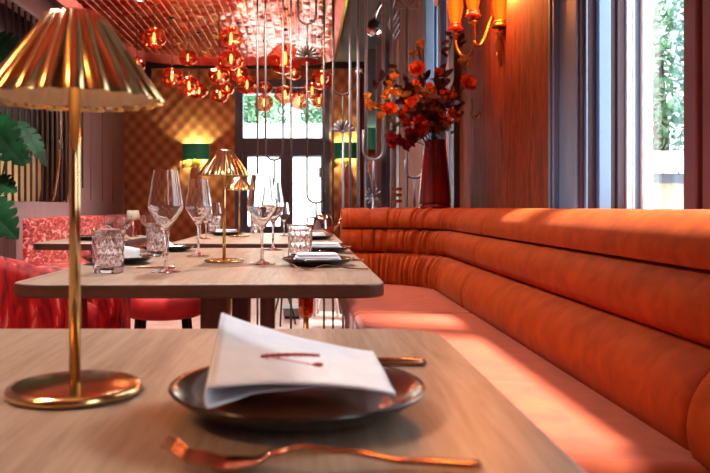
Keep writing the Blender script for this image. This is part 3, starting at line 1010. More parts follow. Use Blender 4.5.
def napkin_proto(kind):
    t = thing('napkin', (0, 0, 0), 'x', 'napkin', 'white folded napkins on the set tables')
    if kind == 0:    # flat folded stack, fan of layers
        for k in range(3):
            MB().prism(rrect(-.065 + .004 * k, .065 - .006 * k, -.045 + .003 * k, .045 - .002 * k, .006, 4), .0110 + .0075 * k, .0180 + .0075 * k).build('fold', MT['napkin'], t, bevel=.003, seg=3, auto=50)
    else:            # standing pocket
        def pk(u, v): return Vector((-.06 + .12 * u + .012 * (v - .5), .03 - .05 * v, .010 + .045 * (1 - v) * (.7 + .3 * u) + .003 * sin(pi * u)))
        sheet(pk, 12, 8).build('top_fold', MT['napkin'], t, solid=.004, off=0)
        MB().prism(rrect(-.062, .064, -.035, .04, .008, 4), .0110, .016).build('under_fold', MT['napkin'], t, bevel=.002)
        sheet(lambda u, v: pk(u, 0).lerp(Vector((pk(u, 0).x, .036, .010)), v), 8, 3).build('back_fold', MT['napkin'], t, solid=.003, off=0)
    return t


np0, np1 = napkin_proto(0), napkin_proto(1)
f0 = f1 = True
for i, (x, y, _, lb) in enumerate(PL):
    if i in (1, 2):
        put(np1, f1, (x, y, TZ + .0005), lb, pi / 2 if i == 2 else pi, 'white folded napkins on the set tables'); f1 = False
    else:
        put(np0, f0, (x, y, TZ + .0005), lb, [0.05, 0, 0, -.1, .2, .0][i], 'white folded napkins on the set tables'); f0 = False


def fork_proto():
    t = thing('fork', (0, 0, 0), 'x', 'fork')

    def prof(x):    # height of the spine: x from 0 (tips) to .195
        pts = [(0, .016), (.02, .006), (.04, .002), (.055, .003), (.07, .009), (.085, .0125), (.11, .010), (.15, .004), (.195, .0022)]
        for (a, za), (c_, zc) in zip(pts, pts[1:]):
            if x <= c_:
                u = (x - a) / (c_ - a); u = u * u * (3 - 2 * u)
                return za + (zc - za) * u
        return pts[-1][1]

    def slab(xs, yc, wd, th):
        b_ = MB(); vs = []
        for x in xs:
            z = prof(x); y = yc(x) if callable(yc) else yc; w_ = wd(x) if callable(wd) else wd
            vs += [(x, y - w_, z), (x, y + w_, z), (x, y + w_, z + th), (x, y - w_, z + th)]
        m = len(xs)
        fs = [(a * 4 + j, a * 4 + (j + 1) % 4, a * 4 + 4 + (j + 1) % 4, a * 4 + 4 + j) for a in range(m - 1) for j in range(4)] + [(0, 1, 2, 3), ((m - 1) * 4 + 3, (m - 1) * 4 + 2, (m - 1) * 4 + 1, (m - 1) * 4)]
        return b_.add(vs, fs)
    for k in range(4):
        yk = (-1.5 + k) * .0062
        slab([.001 + .004 * i for i in range(11)], lambda x, yk=yk: yk, lambda x: .0011 + .0009 * min(1, x / .02), .002).build('tine', MT['copper'], t, bevel=.0005)
    slab([.038 + .003 * i for i in range(13)], 0, lambda x: .0115 - .0085 * max(0, min(1, (x - .045) / .028)) ** .8, .0022).build('neck', MT['copper'], t, bevel=.0006)
    slab([.072 + .0082 * i for i in range(16)], 0, lambda x: .0028 + .0032 * max(0, (x - .09) / .105), .0024).build('handle', MT['copper'], t, bevel=.0009)
    return t


def knife_proto():
    t = thing('knife', (0, 0, 0), 'x', 'knife')
    b_ = MB(); pl = [(0, .002), (.02, -.005), (.05, -.0085), (.11, -.0085), (.115, -.004), (.115, .005), (.06, .005), (.02, .0045)]
    b_.prism(pl, .003, .0045).build('blade', MT['copper'], t, bevel=.0005)
    MB().prism([(.113, -.004), (.16, -.005), (.205, -.0065), (.213, -.003), (.213, .004), (.205, .0068), (.16, .0055), (.113, .005)], .001, .0068).build('handle', MT['copper'], t, bevel=.002, seg=3)
    return t


fp, kp = fork_proto(), knife_proto()
GC = 'copper cutlery'
put(fp, True, (-.0875, .459, TZ + .0003), 'copper fork lying nearest, in front of the foreground plate', -.02, GC)
put(fp, False, (-.035, 1.885, TZ + .0003), 'copper fork on the middle table in front of right plate', .03, GC)
put(kp, True, (-.09, .765, TZ), 'copper knife behind the foreground plate with its handle showing', -.03, GC)
put(kp, False, (-.04, 2.215, TZ), 'copper knife behind the right front plate of middle table', -.03, GC)
put(kp, False, (-.55, 1.94, TZ), 'copper knife on middle table at left beside the front tumbler', .05, GC)
put(fp, False, (-.03, 2.50, TZ + .0003), 'copper fork by the far right plate of the middle table', .03, GC)

# ------------------------------------------------------------------ glassware
def wine_proto():
    t = thing('wine_glass', (0, 0, 0), 'x', 'wine glass')
    out = [(0, .0), (.036, .0), (.0385, .0012), (.037, .0024), (.02, .0042), (.008, .008), (.0042, .016), (.0036, .05), (.0038, .09), (.006, .1), (.012, .107),
           (.026, .128), (.040, .150), (.0432, .158), (.0434, .163), (.042, .172), (.0375, .20), (.033, .228), (.0296, .2505)]
    inn = [(.0288, .2505), (.0321, .228), (.0366, .20), (.0410, .172), (.0424, .163), (.0421, .1585), (.0388, .151), (.0248, .1295), (.0105, .1095), (.004, .106), (0, .1055)]
    MB().lathe(out + inn, 40).build('bowl', MT['glass'], t, auto=38)
    return t


wg = wine_proto()
GW = 'clear wine glasses with angled bowls'
WG = [(165.5, 272, 'front left wine glass on the middle table, tallest in view'),
      (198.5, 256, 'wine glass beside the brass lamp stem, just left of it'),
      (262, 264, 'wine glass before the window, nearer of the overlapping pair'),
      (273, 250, 'wine glass before the window, farther of the overlapping pair'),
      (178, 238.5, 'wine glass at left of the third table behind the front glass'),
      (284, 236, 'wine glass on the third table seen against right of the window'),
      (206, 239, 'low wine glass near the front edge of the third table, left of lamp'),
      (197, 234, 'farthest wine glass at the left back of the third table')]
for i, (px, py, lb) in enumerate(WG):
    Y = .16 * F / (py - VY); p = at(px, py, Y)
    put(wg, i == 0, (max(p.x, -.53), Y, TZ + .0003), lb, i * .4, GW, 1 if i < 4 else .74)


def tumbler_proto():
    t = thing('tumbler', (0, 0, 0), 'x', 'tumbler')
    n = 14

    def cut(r, z, th):
        if z < .016 or z > .098: return r
        w_ = min(1, (z - .016) / .008, (.098 - z) / .008)
        a = abs(sin(n / 2 * th + z * 95)); c_ = abs(sin(n / 2 * th - z * 95))
        return r - .0026 * w_ * (1 - min(a, c_) ** .5 * 1.0) - .0012 * w_ * (.5 + .5 * cos(n * th))
    prof = [(0, .001), (.030, 0), (.0345, .002), (.0355, .006)] + [(.0358 + .0045 * (z / .105), z) for z in [.010 + .0022 * i for i in range(43)]] + [(.0402, .1058), (.0385, .1062)]
    MB().lathe(prof + [(.0372, .104), (.0352, .05), (.0335, .018), (.030, .0135), (0, .013)], 14 * 10, rf=lambda r, z, th: cut(r, z, th) if r > .0357 else r).build('cut_glass', MT['cut'], t, auto=25)
    return t


tb = tumbler_proto()
GT = 'cut crystal tumblers'
for i, (px, py, lb) in enumerate([(105, 274, 'cut crystal tumbler at the front left of the middle table'), (156, 256.5, 'cut crystal tumbler behind the front left wine glass'),
                                  (300, 260, 'cut crystal tumbler at the right by the white napkin'), (176, 234, 'far cut crystal tumbler at the left of the third table'), (256, 233, 'far cut crystal tumbler on the third table below the window')]):
    Y = .16 * F / (py - VY); p = at(px, py, Y)
    put(tb, i == 0, (max(p.x, -.54), Y + .03, TZ + .0003), lb, i * .7, GT)

# small things on the tables behind
t = thing('coffee_pot', at(323, 236, 4.14), 'small chrome pot on the third table before the bench end', 'pot'); t.location.z = TZ
MB().lathe([(0, 0), (.05, 0), (.058, .01), (.062, .04), (.052, .09), (.04, .115), (.03, .12), (0, .122)], 28).build('body', MT['chrome'], t)
MB().tube([(.05, 0, .04), (.085, 0, .06), (.1, 0, .1)], [.012, .009, .006], 8).build('spout', MT['chrome'], t)
MB().tube([(-.045, 0, .1), (-.085, 0, .1), (-.09, 0, .05), (-.055, 0, .03)], .006, 8).build('handle', MT['black'], t)
MB().blob((0, 0, .13), .012, 10, 8).build('lid_knob', MT['black'], t)

t = thing('candle_lamp', (at(133, 0, 4.0).x, 4.0, TZ), 'tiny cream shaded candle lamp on the dark edged table', 'table lamp')
MB().lathe([(0, 0), (.03, 0), (.03, .006), (.006, .01), (.005, .09), (0, .09)], 18).build('base', MT['chrome'], t)
MB().lathe([(.030, .142), (.040, .092), (.0385, .092), (.0285, .142)], 24).build('lamp_shade', MT['cream'], t)


def coupe_proto():
    t = thing('small_glass', (0, 0, 0), 'x', 'glass')
    MB().lathe([(0, 0), (.026, 0), (.026, .002), (.004, .006), (.0035, .05), (.02, .062), (.03, .085), (.029, .118), (.028, .118), (.029, .086), (.019, .064), (0, .055)], 24).build('bowl', MT['glass'], t, auto=38)
    return t


cp = coupe_proto()
for i, (px, y, lb) in enumerate([(110, 3.85, 'small stemmed glass left of the candle lamp on dark table'), (126, 3.7, 'small stemmed glass directly before the candle lamp'), (147, 4.1, 'small stemmed glass right of the candle lamp')]):
    x = max(-1.2, min(-.84, at(px, 0, y).x))
    put(cp, i == 0, (x, y, TZ + .0003), lb, 0, 'small stemmed glasses')

# ------------------------------------------------------------------ red chairs at left
def tub_proto(fab):
    """round upholstered tub chair facing +X"""
    t = thing('tub_chair', (0, 0, 0), 'x', 'chair')
    r = .29
    MB().lathe([(0, .36), (r - .02, .36), (r, .38), (r + .005, .42), (r, .465), (r - .03, .485), (0, .492)], 40).build('seat', MT['red'], t)
    # barrel back
    vs, fs = [], []; N = 44
    prof = [(.0, .30), (.0, .6), (.0, .72), (.012, .75), (.035, .765), (.058, .75), (.07, .72), (.07, .5), (.07, .30)]
    m = len(prof)
    for i in range(N + 1):
        a = R(62 + (298 - 62) * i / N)
        e = min(i, N - i) / N
        drop = .10 * max(0, 1 - e / .22) ** 1.5
        for d, z in prof:
            rr_ = r + .008 + d + .004 * noise.noise(Vector((i * .4, z * 6, 0)))
            zz = z - (drop if z > .5 else 0)
            vs.append((rr_ * cos(a), rr_ * sin(a), zz))
    for i in range(N):
        for j in range(m):
            fs.append((i * m + j, i * m + (j + 1) % m, (i + 1) * m + (j + 1) % m, (i + 1) * m + j))
    fs += [tuple(range(m)), tuple(N * m + j for j in reversed(range(m)))]
    MB().add(vs, fs).build('backrest', MT['crushed_v'], t, auto=60)
    # fringe skirt
    vs, fs = [], []; N = 160
    for i in range(N):
        a = 2 * pi * i / N; q = r - .004 + .007 * sin(a * 40) + .003 * noise.noise(Vector((i * .7, 0, 0)))
        for z, o_ in ((.385, -.004), (.33, .006), (.20 + .012 * noise.noise(Vector((i, 3, 0))), .010)):
            vs.append(((q + o_) * cos(a), (q + o_) * sin(a), z))
    for i in range(N):
        j = (i + 1) % N
        for k in range(2):
            fs.append((i * 3 + k, j * 3 + k, j * 3 + k + 1, i * 3 + k + 1))
    MB().add(vs, fs).build('fringe', MT['fringe'], t, solid=.006)
    for sx_ in (-1, 1):
        for sy_ in (-1, 1):
            MB().tube([(sx_ * .15, sy_ * .15, .362), (sx_ * .19, sy_ * .19, 0)], [.02, .013], 10).build('leg', MT['black'], t)
    return t


def stool_chair():
    t = thing('stool', (0, 0, 0), 'x', 'stool')
    r = .215
    MB().lathe([(0, .37), (r - .05, .37), (r - .015, .385), (r, .42), (r - .01, .46), (r - .04, .48), (0, .49)], 40).build('seat', MT['red'], t)
    for sx_ in (-1, 1):
        for sy_ in (-1, 1):
            MB().tube([(sx_ * .11, sy_ * .11, .375), (sx_ * .14, sy_ * .14, 0)], [.018, .012], 10).build('leg', MT['black'], t)
    return t


tc_ = tub_proto('crushed')
put(tc_, True, (-.84, 1.98, 0), 'crushed red velvet tub chair pushed up to the middle table', 0, 'red tub chairs', 1)
put(tc_, False, (-.84, 2.73, 0), 'fringed red tub chair behind the first one at middle table', .05, 'red tub chairs', .88)
sc_ = stool_chair()
put(sc_, True, (-.70, 3.72, 0), 'round red velvet stool with dark legs at the third table', .1)

# red patterned banquette along the left wall
rb = thing('banquette', (LX + .43, 7.2, 0), 'red patterned velvet banquette along the left timber wall', 'banquette')
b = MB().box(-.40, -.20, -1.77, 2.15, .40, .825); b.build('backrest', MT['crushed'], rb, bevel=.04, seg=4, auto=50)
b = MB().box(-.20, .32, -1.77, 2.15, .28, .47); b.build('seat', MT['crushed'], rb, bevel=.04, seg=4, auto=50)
MB().box(-.38, .26, -1.75, 2.13, 0, .279).build('plinth', MT['post'], rb, False)
# ------------------------------------------------------------------ things on the floor seen under the middle table
t = thing('floor_lantern', (at(306, 0, 5.0).x, 4.95, 0), 'amber glass lantern standing on floor beneath the tables', 'lantern')
MB().lathe([(0, 0), (.06, 0), (.06, .015), (.02, .03), (.018, .18), (0, .18)], 20).build('base', MT['brass_dim'], t)
MB().lathe([(0, .18), (.035, .182), (.05, .22), (.05, .32), (.03, .345), (.028, .345), (.047, .32), (.047, .22), (0, .19)], 24).build('bowl', MT['amber'], t)
MB().lathe([(0, .345), (.032, .345), (.03, .36), (0, .38)], 20).build('lid', MT['brass_dim'], t)
t = thing('step_box', (at(292, 0, 6.2).x, 6.2, 0), 'grey metal box on the floor seen under the middle table', 'box')
MB().box(-.07, .07, -.1, .1, 0.02, .075).build('body', MT['greybox'], t, False, bevel=.008)
MB().box(-.075, .075, -.105, .105, .075, .085).build('lid', MT['greybox'], t, False, bevel=.003)
MB().box(-.06, .06, -.09, .09, 0, .02).build('base', MT['black'], t, False)
t = thing('bar_stool', (at(328, 0, 6.2).x, 6.3, 0), 'dark stool with chrome legs in front of the far window', 'stool')
MB().lathe([(0, .45), (.15, .45), (.16, .47), (.15, .5), (0, .505)], 28).build('seat', MT['black'], t)
for a in (35, 125, 215, 305):
    MB().tube([(.09 * cos(R(a)), .09 * sin(R(a)), .45), (.14 * cos(R(a)), .14 * sin(R(a)), 0)], .011, 8).build('leg', MT['chrome'] if a > 100 else MT['black'], t)
MB().tube([(.12 * cos(R(a)), .12 * sin(R(a)), .18) for a in range(0, 361, 15)], .008, 6).build('foot_ring', MT['chrome'], t)
t = thing('side_table', (at(283, 0, 5.8).x, 5.8, 0), 'slim dark side table with bowed legs behind the tables', 'side table')
MB().lathe([(0, .52), (.14, .52), (.145, .53), (.14, .54), (0, .54)], 28).build('top', MT['black'], t)
for a in (0, 120, 240):
    MB().tube([((.07 + .03 * cos(u * 6.28)) * cos(R(a + 20)), (.07 + .03 * cos(u * 6.28)) * sin(R(a + 20)), .52 - .52 * u) for u in [i / 12 for i in range(13)]], .007, 8).build('leg', MT['black'], t)

# ------------------------------------------------------------------ green wall lamps with parrots
def sconce(c, label, rot=0, bird=True, sc=1, h=.20):
    t = thing('wall_sconce', c, label, 'wall lamp', None, rot)
    # local: wall at +Y, shade a half drum towards -Y
    r = .17 * sc; yl = -.42 * r
    n = 24
    pl = [(r * cos(R(180 + 180 * i / n)), r * .8 * sin(R(180 + 180 * i / n))) for i in range(n + 1)]
    pi_ = [(x * .965, y * .955) for x, y in pl]
    m = len(pl); vs = [(x, y, z) for z in (0, h) for x, y in pl] + [(x, y, z) for z in (0, h) for x, y in pi_]
    fs = []
    for i in range(m - 1):
        fs += [(i, i + 1, m + i + 1, m + i), (2 * m + i, 3 * m + i, 3 * m + i + 1, 2 * m + i + 1), (m + i, m + i + 1, 3 * m + i + 1, 3 * m + i), (i, 2 * m + i, 2 * m + i + 1, i + 1)]
    fs += [(0, m, 3 * m, 2 * m), (m - 1, 3 * m - 1, 4 * m - 1, 2 * m - 1)]
    MB().add(vs, fs).build('lamp_shade', MT['green'], t, auto=40)
    fr = MB()
    for i in range(0, n + 1):
        a = R(180 + 180 * i / n)
        fr.tube([(r * .98 * cos(a), r * .78 * sin(a), .002), (r * .98 * cos(a), r * .78 * sin(a), -.11)], .0045, 5)
    fr.build('fringe', MT['brass_dim'], t)
    MB().box(-.05 * sc, .05 * sc, -.012, .0, -.25, .06).build('backplate', MT['brass_dim'], t, False, bevel=.005)
    MB().tube([(0, -.008, -.06), (0, yl, -.06), (0, yl, -.0)], .006, 8).build('arm', MT['brass_dim'], t)
    MB().blob((0, yl, .03), (.016, .016, .03), 10, 8).build('bulb', emit('sconce_bulb', 'ffc060', 30 if sc > .5 else 4), t)
    if bird:
        sp = [(.02, -.10, -.07), (.005, -.10, -.10), (-.005, -.09, -.16), (.01, -.085, -.24), (.015, -.08, -.34), (.012, -.06, -.44), (.01, -.05, -.54)]
        rr_ = [.014, .040, .058, .066, .046, .024, .010]
        q = []
        qr = []
        for (a, c_), (ra, rb_) in zip(zip(sp, sp[1:]), zip(rr_, rr_[1:])):
            for u in (0, .25, .5, .75):
                q.append(Vector(a).lerp(Vector(c_), u)); qr.append(ra + (rb_ - ra) * u)
        q.append(Vector(sp[-1])); qr.append(rr_[-1])
        g = MB().tube(q, qr, 14)
        g.tube([(.03, -.13, -.095), (.035, -.155, -.105), (.03, -.16, -.125)], [.014, .009, .002], 8)
        g.build('parrot_figure', MT['parrot'], t)
        MB().tube([(-.06, -.10, -.27), (.08, -.10, -.27)], .007, 8).build('perch', MT['brass_dim'], t)
        MB().tube([(0, -.1, -.27), (0, -.015, -.2)], .007, 8).build('perch_arm', MT['brass_dim'], t)
    L = bpy.data.lights.new('sconce_light', 'POINT'); L.energy = 34 * (sc if sc > .5 else .12); L.color = (1, .72, .38); L.shadow_soft_size = .016
    lo = bpy.data.objects.new('sconce_light', L); COL.objects.link(lo); lo.parent = t; lo.location = (0, yl, .09)
    return t


sconce(Vector((at(196, 0, BY).x, BY - .001, at(0, 160, BY).z)), 'green half drum wall lamp on copper wallpaper left of window')
sconce(Vector((at(347.5, 0, BY).x, BY - .001, at(0, 159, BY).z)), 'green half drum wall lamp with parrot right of window', sc=.98)
sconce(Vector((at(372, 0, 8.6).x, 8.57, at(0, 150, 8.6).z)), 'narrow green wall lamp on the blue grey pillar', sc=.36, h=.25)

# ------------------------------------------------------------------ flame lamp on the walnut wall
SYc = 4.08
t = thing('flame_sconce', (WX, SYc, 1.78), 'brass wall lamp with glowing red flame shades on walnut panel', 'wall lamp')
O = Vector(t.location)


def rel(px, py, Y): return at(px, py, Y) - O


MB().lathe([(0, 0), (.05, 0), (.055, .01), (.03, .02), (0, .03)], 24).xf(Matrix.Rotation(-pi / 2, 4, 'Y')).build('backplate', MT['brass_dim'], t)
SH = [(455.5, 30, 4.2, .105), (473, 17, 4.02, .09), (500, 28, 3.98, .08)]
for i, (px, py, Y, hh) in enumerate(SH):
    c = rel(px, py, Y)
    a = MB().lathe([(0, 0), (.038, 0), (.044, .006), (.034, .018), (.031, .03), (.033, .036), (0, .036)], 24, c).build('shade_collar', MT['redcap'] if i < 2 else MT['brass_dim'], t)

    def fl(r, z, th): return r * (1 + .05 * sin(th * 8))
    MB().lathe([(.026, .036), (.036, .07), (.045, .12), (.043, .17), (.030, .225), (.010, .262), (0, .27)], 32, c, fl).build('flame_shade', MT['flame'], t)
    MB().lathe([(0, -.055), (.012, -.055), (.016, -.045), (.012, -.035), (.026, -.03), (.026, -.024), (.010, -.018), (.012, 0), (0, 0)], 20, c).build('candle_cup', MT['brass_dim'], t)


def bez(pts, n=18):
    out = []
    P = [Vector(p) for p in pts]
    for i in range(n + 1):
        u = i / n; Q = P[:]
        while len(Q) > 1: Q = [a.lerp(b_, u) for a, b_ in zip(Q, Q[1:])]
        out.append(Q[0])
    return out


c0, c1, c2 = [rel(px, py, Y) + Vector((0, 0, -.05)) for px, py, Y, h_ in SH]
MB().tube(bez([c0, c0 + Vector((0, 0, -.12)), c1 + Vector((.03, 0, -.26)), c1 + Vector((.01, 0, -.02)), c1]), .009, 10).build('arm', MT['brass_dim'], t)
MB().tube(bez([c1 + Vector((.0, 0, -.08)), c1 + Vector((.05, 0, -.15)), rel(486, 38, 4.05), rel(490, 15, 4.05), rel(497, 12, 4.07)]), .010, 10).build('arm', MT['brass_dim'], t)
MB().tube(bez([c2, c2 + Vector((0, 0, -.1)), Vector((-.02, 0, -.1)), Vector((-.01, 0, 0))]), .009, 10).build('arm', MT['brass_dim'], t)
MB().lathe([(0, -.16), (.008, -.15), (.014, -.1), (.010, -.03), (0, .0)], 14, c2).build('drop_finial', MT['brass_dim'], t)
for c_, e in ((c0, 5), (c1, 5), (c2, 5)):
    L = bpy.data.lights.new('flame_light', 'POINT'); L.energy = e * 2.5; L.color = (1, .28, .06); L.shadow_soft_size = .05
    lo = bpy.data.objects.new('flame_light', L); COL.objects.link(lo); lo.parent = t; lo.location = c_ + Vector((-.02, -.09, .2))

# small copper coat hook lower on the panel
c = Vector((WX, 4.55, at(0, 115, 4.55).z))
t = thing('wall_hook', c, 'small copper hook on the walnut panel right of the flowers', 'hook')
MB().lathe([(0, 0), (.022, 0), (.02, .008), (0, .012)], 16).xf(Matrix.Rotation(-pi / 2, 4, 'Y')).build('rosette', MT['copper'], t)
MB().tube(bez([(0, 0, 0), (-.06, 0, -.02), (-.07, 0, -.06), (-.03, 0, .09), (-.05, 0, .1)]), .007, 8).build('hook', MT['copper'], t)

# ------------------------------------------------------------------ vase and flowers
VP = Vector((at(435, 0, 4.75).x, 4.75, .88))
t = thing('vase', VP, 'tall tapered oxblood glazed vase behind the banquette', 'vase')
MB().lathe([(0, 0), (.088, 0), (.098, .008), (.101, .03), (.100, .04), (.094, .044), (.1, .05), (.101, .06), (.098, .12), (.088, .24), (.073, .38), (.066, .44), (.067, .455), (.062, .455), (.06, .44), (.066, .38), (.08, .24), (.09, .12), (.09, .06), (0, .05)], 44).build('body', MT['vase'], t)


def petal(b_, c, d, up, L, W, curl=.25, n=4):
    """one rounded petal from c along d"""
    d = d.normalized(); sdv = d.cross(up).normalized(); nn = sdv.cross(d)
    rows = []
    for i in range(n + 1):
        u = i / n
        w_ = W * sin(pi * (.12 + .83 * u)) ** .7
        p = c + d * (L * u) + nn * (curl * L * u * u)
        rows.append([p - sdv * w_ + nn * .15 * w_, p - nn * .0, p + sdv * w_ + nn * .15 * w_])
    vs = [q for r_ in rows for q in r_]
    fs = [(i * 3 + j, i * 3 + j + 1, i * 3 + 4 + j, i * 3 + 3 + j) for i in range(n) for j in range(2)]
    b_.add(vs, fs)


def bloom(b_, c, nrm, r, np_=10, layers=3, curl=.5):
    nrm = nrm.normalized(); u = nrm.orthogonal().normalized(); v = nrm.cross(u)
    for l in range(layers):
        for i in range(np_):
            a = 2 * pi * (i + .5 * l) / np_ + random.uniform(-.12, .12)
            tilt = .25 + .42 * l
            d = (u * cos(a) + v * sin(a)) * cos(tilt) + nrm * sin(tilt)
            petal(b_, c + nrm * .003 * l, d, nrm, r * (1 - .2 * l), r * .36, curl * .6)


rnd = random.Random(11)
MOUTH = VP + Vector((0, 0, .44))


def stem_thing(tip, kind, label, size=.05, n=7):
    t = thing('flower_stem', MOUTH, label, 'flower', 'flowers in the oxblood vase')
    tip = tip - MOUTH
    st = Vector((rnd.uniform(-.03, .03), rnd.uniform(-.03, .03), -.34))
    mid = Vector((tip.x * .3, tip.y * .3, tip.z * .6))
    pth = bez([st * .9, Vector((st.x * .2, st.y * .2, .0)), mid, tip], 16)
    MB().tube(pth, .0032, 6).build('stem', MT['twig'], t)
    out = Vector((tip.x, -.35, .15)).normalized()
    if kind == 'big':
        b_ = MB(); bloom(b_, tip, out, size, 9, 3); b_.build('bloom', MT['pet_o'], t)
        MB().blob(tip + out * .008, size * .2, 10, 8).build('flower_centre', MT['twig'], t)
    elif kind in ('spray', 'sprayo', 'crimson'):
        m_ = {'spray': 'pet_y', 'sprayo': 'pet_o', 'crimson': 'pet_r'}[kind]
        for k in range(n):
            p = tip + Vector((rnd.uniform(-1, 1), rnd.uniform(-1, 1), rnd.uniform(-1, .7))) * size
            b_ = MB(); nv = Vector((rnd.uniform(-.7, .7), -1, rnd.uniform(-.3, .8)))
            bloom(b_, p, nv, size * rnd.uniform(.32, .5) if kind != 'crimson' else size * .72, 5, 2, .3)
            b_.build('bloom', MT[m_], t)
            MB().tube([pth[12], p], .0018, 5).build('stalk', MT['twig'], t)
    elif kind in ('leafy', 'green'):
        b_ = MB()
        for k in range(n * 2):
            p = pth[10 + (k % 7)] if k < n else tip + Vector((rnd.uniform(-1, 1), rnd.uniform(-1, 1), rnd.uniform(-1, 1))) * size
            d = Vector((rnd.uniform(-1, 1), rnd.uniform(-.8, .6), rnd.uniform(-.5, .8)))
            petal(b_, p, d, Vector((rnd.uniform(-.4, .4), -1, .4)), size * rnd.uniform(.6, 1.0), size * .24, .2)
        b_.build('foliage', MT['lf_d' if kind == 'leafy' else 'lf_g'], t)
    return t


def ft(px, py, Y): return at(px, py, Y)


FL = [
    (418, 71, 4.6, 'big', .062, 1, 'large orange bloom at the top centre of the bouquet'),
    (466, 85, 4.5, 'big', .066, 1, 'large orange poppy like bloom leaning right over the walnut wall'),
    (438, 73, 4.75, 'big', .036, 1, 'small orange bloom beside the top centre one'),
    (379, 104, 4.6, 'spray', .065, 7, 'apricot spray reaching out farthest left in the bouquet'),
    (397, 84, 4.7, 'spray', .06, 8, 'apricot spray high on the left side of the bouquet'),
    (416, 44, 4.8, 'spray', .05, 5, 'tallest apricot sprig rising above the bouquet'),
    (424, 90, 4.6, 'sprayo', .06, 7, 'orange spray in the middle of the bouquet'),
    (400, 110, 4.5, 'sprayo', .075, 10, 'dense orange cluster low left in the bouquet'),
    (446, 92, 4.7, 'sprayo', .05, 6, 'orange spray to the right of middle in the bouquet'),
    (449, 117, 4.6, 'sprayo', .055, 7, 'small orange cluster low at the right above the vase'),
    (464, 61, 4.6, 'spray', .04, 4, 'apricot buds right of the bouquet near the flame lamp'),
    (402, 140, 4.5, 'crimson', .055, 5, 'crimson orchid like flowers drooping lower left'),
    (415, 128, 4.5, 'crimson', .05, 5, 'crimson flowers just left of the vase mouth'),
    (425, 103, 4.5, 'leafy', .075, 14, 'burgundy foliage in the bouquet centre'),
    (441, 106, 4.7, 'leafy', .08, 16, 'burgundy foliage on the right of bouquet'),
    (410, 96, 4.8, 'leafy', .08, 14, 'burgundy foliage on the left of bouquet'),
    (436, 84, 4.8, 'leafy', .07, 12, 'burgundy foliage high behind the orange blooms'),
    (385, 76, 4.75, 'leafy', .06, 8, 'dark feathery foliage at upper left of bouquet'),
    (452, 40, 4.75, 'leafy', .055, 6, 'dark purple leaf reaching up under the flame lamp'),
    (428, 118, 4.6, 'leafy', .065, 14, 'burgundy leaves at the vase mouth'),
    (394, 124, 4.6, 'green', .045, 6, 'sage green leaves at lower left of the bouquet'),
    (446, 128, 4.6, 'green', .035, 6, 'green leaf tuft right of the vase mouth'),
]
for px, py, Y, kd, sz_, n_, lb in FL:
    p = ft(px, py, Y)
    p.x = min(p.x, WX - .06)
    stem_thing(p, kd, 'x', sz_ * (1.0 if kd == 'big' else 1.15), int(n_ * 1.5))['label'] = lb

# ------------------------------------------------------------------ monstera at left
pc = Vector((-1.98, 4.72, 0))
t = thing('potted_monstera', pc, 'potted monstera with split green leaves at the left edge', 'plant')
MB().lathe([(0, 0), (.13, 0), (.15, .02), (.19, .42), (.2, .45), (.185, .45), (.17, .4), (0, .38)], 32).build('pot', MT['pot'], t)
MB().lathe([(.168, .395), (.1, .405), (0, .41)], 24).build('soil', MT['soil'], t)


def monstera(c, d, up, L, W=.36):
    """leaf with notched margin; c = base, d = towards tip"""
    d = d.normalized(); sd = d.cross(up).normalized(); nn = sd.cross(d)
    b_ = MB(); n = 40
    for side in (-1, 1):
        row = []
        for i in range(n + 1):
            u = i / n
            w_ = W * (sin(pi * min(1, u * .93 + .07)) ** .75) * (1.15 - .5 * u)
            notch = (max(0, cos(u * 2 * pi * 6 + .6)) ** 4)
            w_ *= 1 - .5 * notch * (1 if .14 < u < .9 else 0)
            mid = c + d * (L * u) + nn * (-.22 * L * u * u)
            lead = -.10 * w_ * L
            row.append((mid, mid + sd * side * w_ * L * .5 + nn * (.10 * w_ * L), mid + sd * side * w_ * L + d * (.15 * w_ * L) + nn * (.02 * L * w_ - .12 * L * w_ * w_)))
        vs = [q for r_ in row for q in r_]
        fs = [(i * 3 + j, i * 3 + j + 1, i * 3 + 4 + j, i * 3 + 3 + j) for i in range(n) for j in range(2)]
        b_.add(vs, fs)
    return b_


LV = [  # base px, tip px, depth of base and tip, up, width
    ((-16, 42), (20, 50), 4.75, 4.55, (0, -1, .35), .34),
    ((-14, 116), (14, 158), 4.75, 4.5, (-.2, -1, .3), .30),
    ((20, 122), (47, 160), 4.8, 4.7, (.45, -.85, .35), .20),
    ((4, 140), (26, 158), 4.7, 4.55, (-.2, -1, .5), .30),
    ((-8, 180), (13, 188), 4.7, 4.6, (0, -1, .5), .42),
    ((-18, 200), (11, 232), 4.6, 4.4, (.15, -1, .25), .36),
]
for (b0, tp, y0, y1, up, W_) in LV:
    c = at(b0[0], b0[1], y0) - pc; e = at(tp[0], tp[1], y1) - pc
    lf = monstera(c, e - c, Vector(up), (e - c).length, W_).build('leaf', MT['leaf'], t)
    MB().tube(bez([(rnd.uniform(-.05, .05), rnd.uniform(-.05, .05), .39), (c.x * .2, c.y * .2 - .05, c.z * .6), (c.x - .06, c.y + .03, c.z + .05), c], 12), .007, 6).build('leaf_stalk', MT['stem'], t)

# ------------------------------------------------------------------ outside
struct('ground_outside', MB().box(-12, 1.42, BY + .2, 30, -.12, -.02).box(1.42, 16, -6, 30, -.12, -.02), MT['paving'], 'pale sunlit paving outside the windows', 'ground')
struct('wall_outside', MB().box(-6, 4, 16.5, 16.7, -.05, 2.75), MT['render'], 'white rendered garden wall beyond the far window', 'wall')


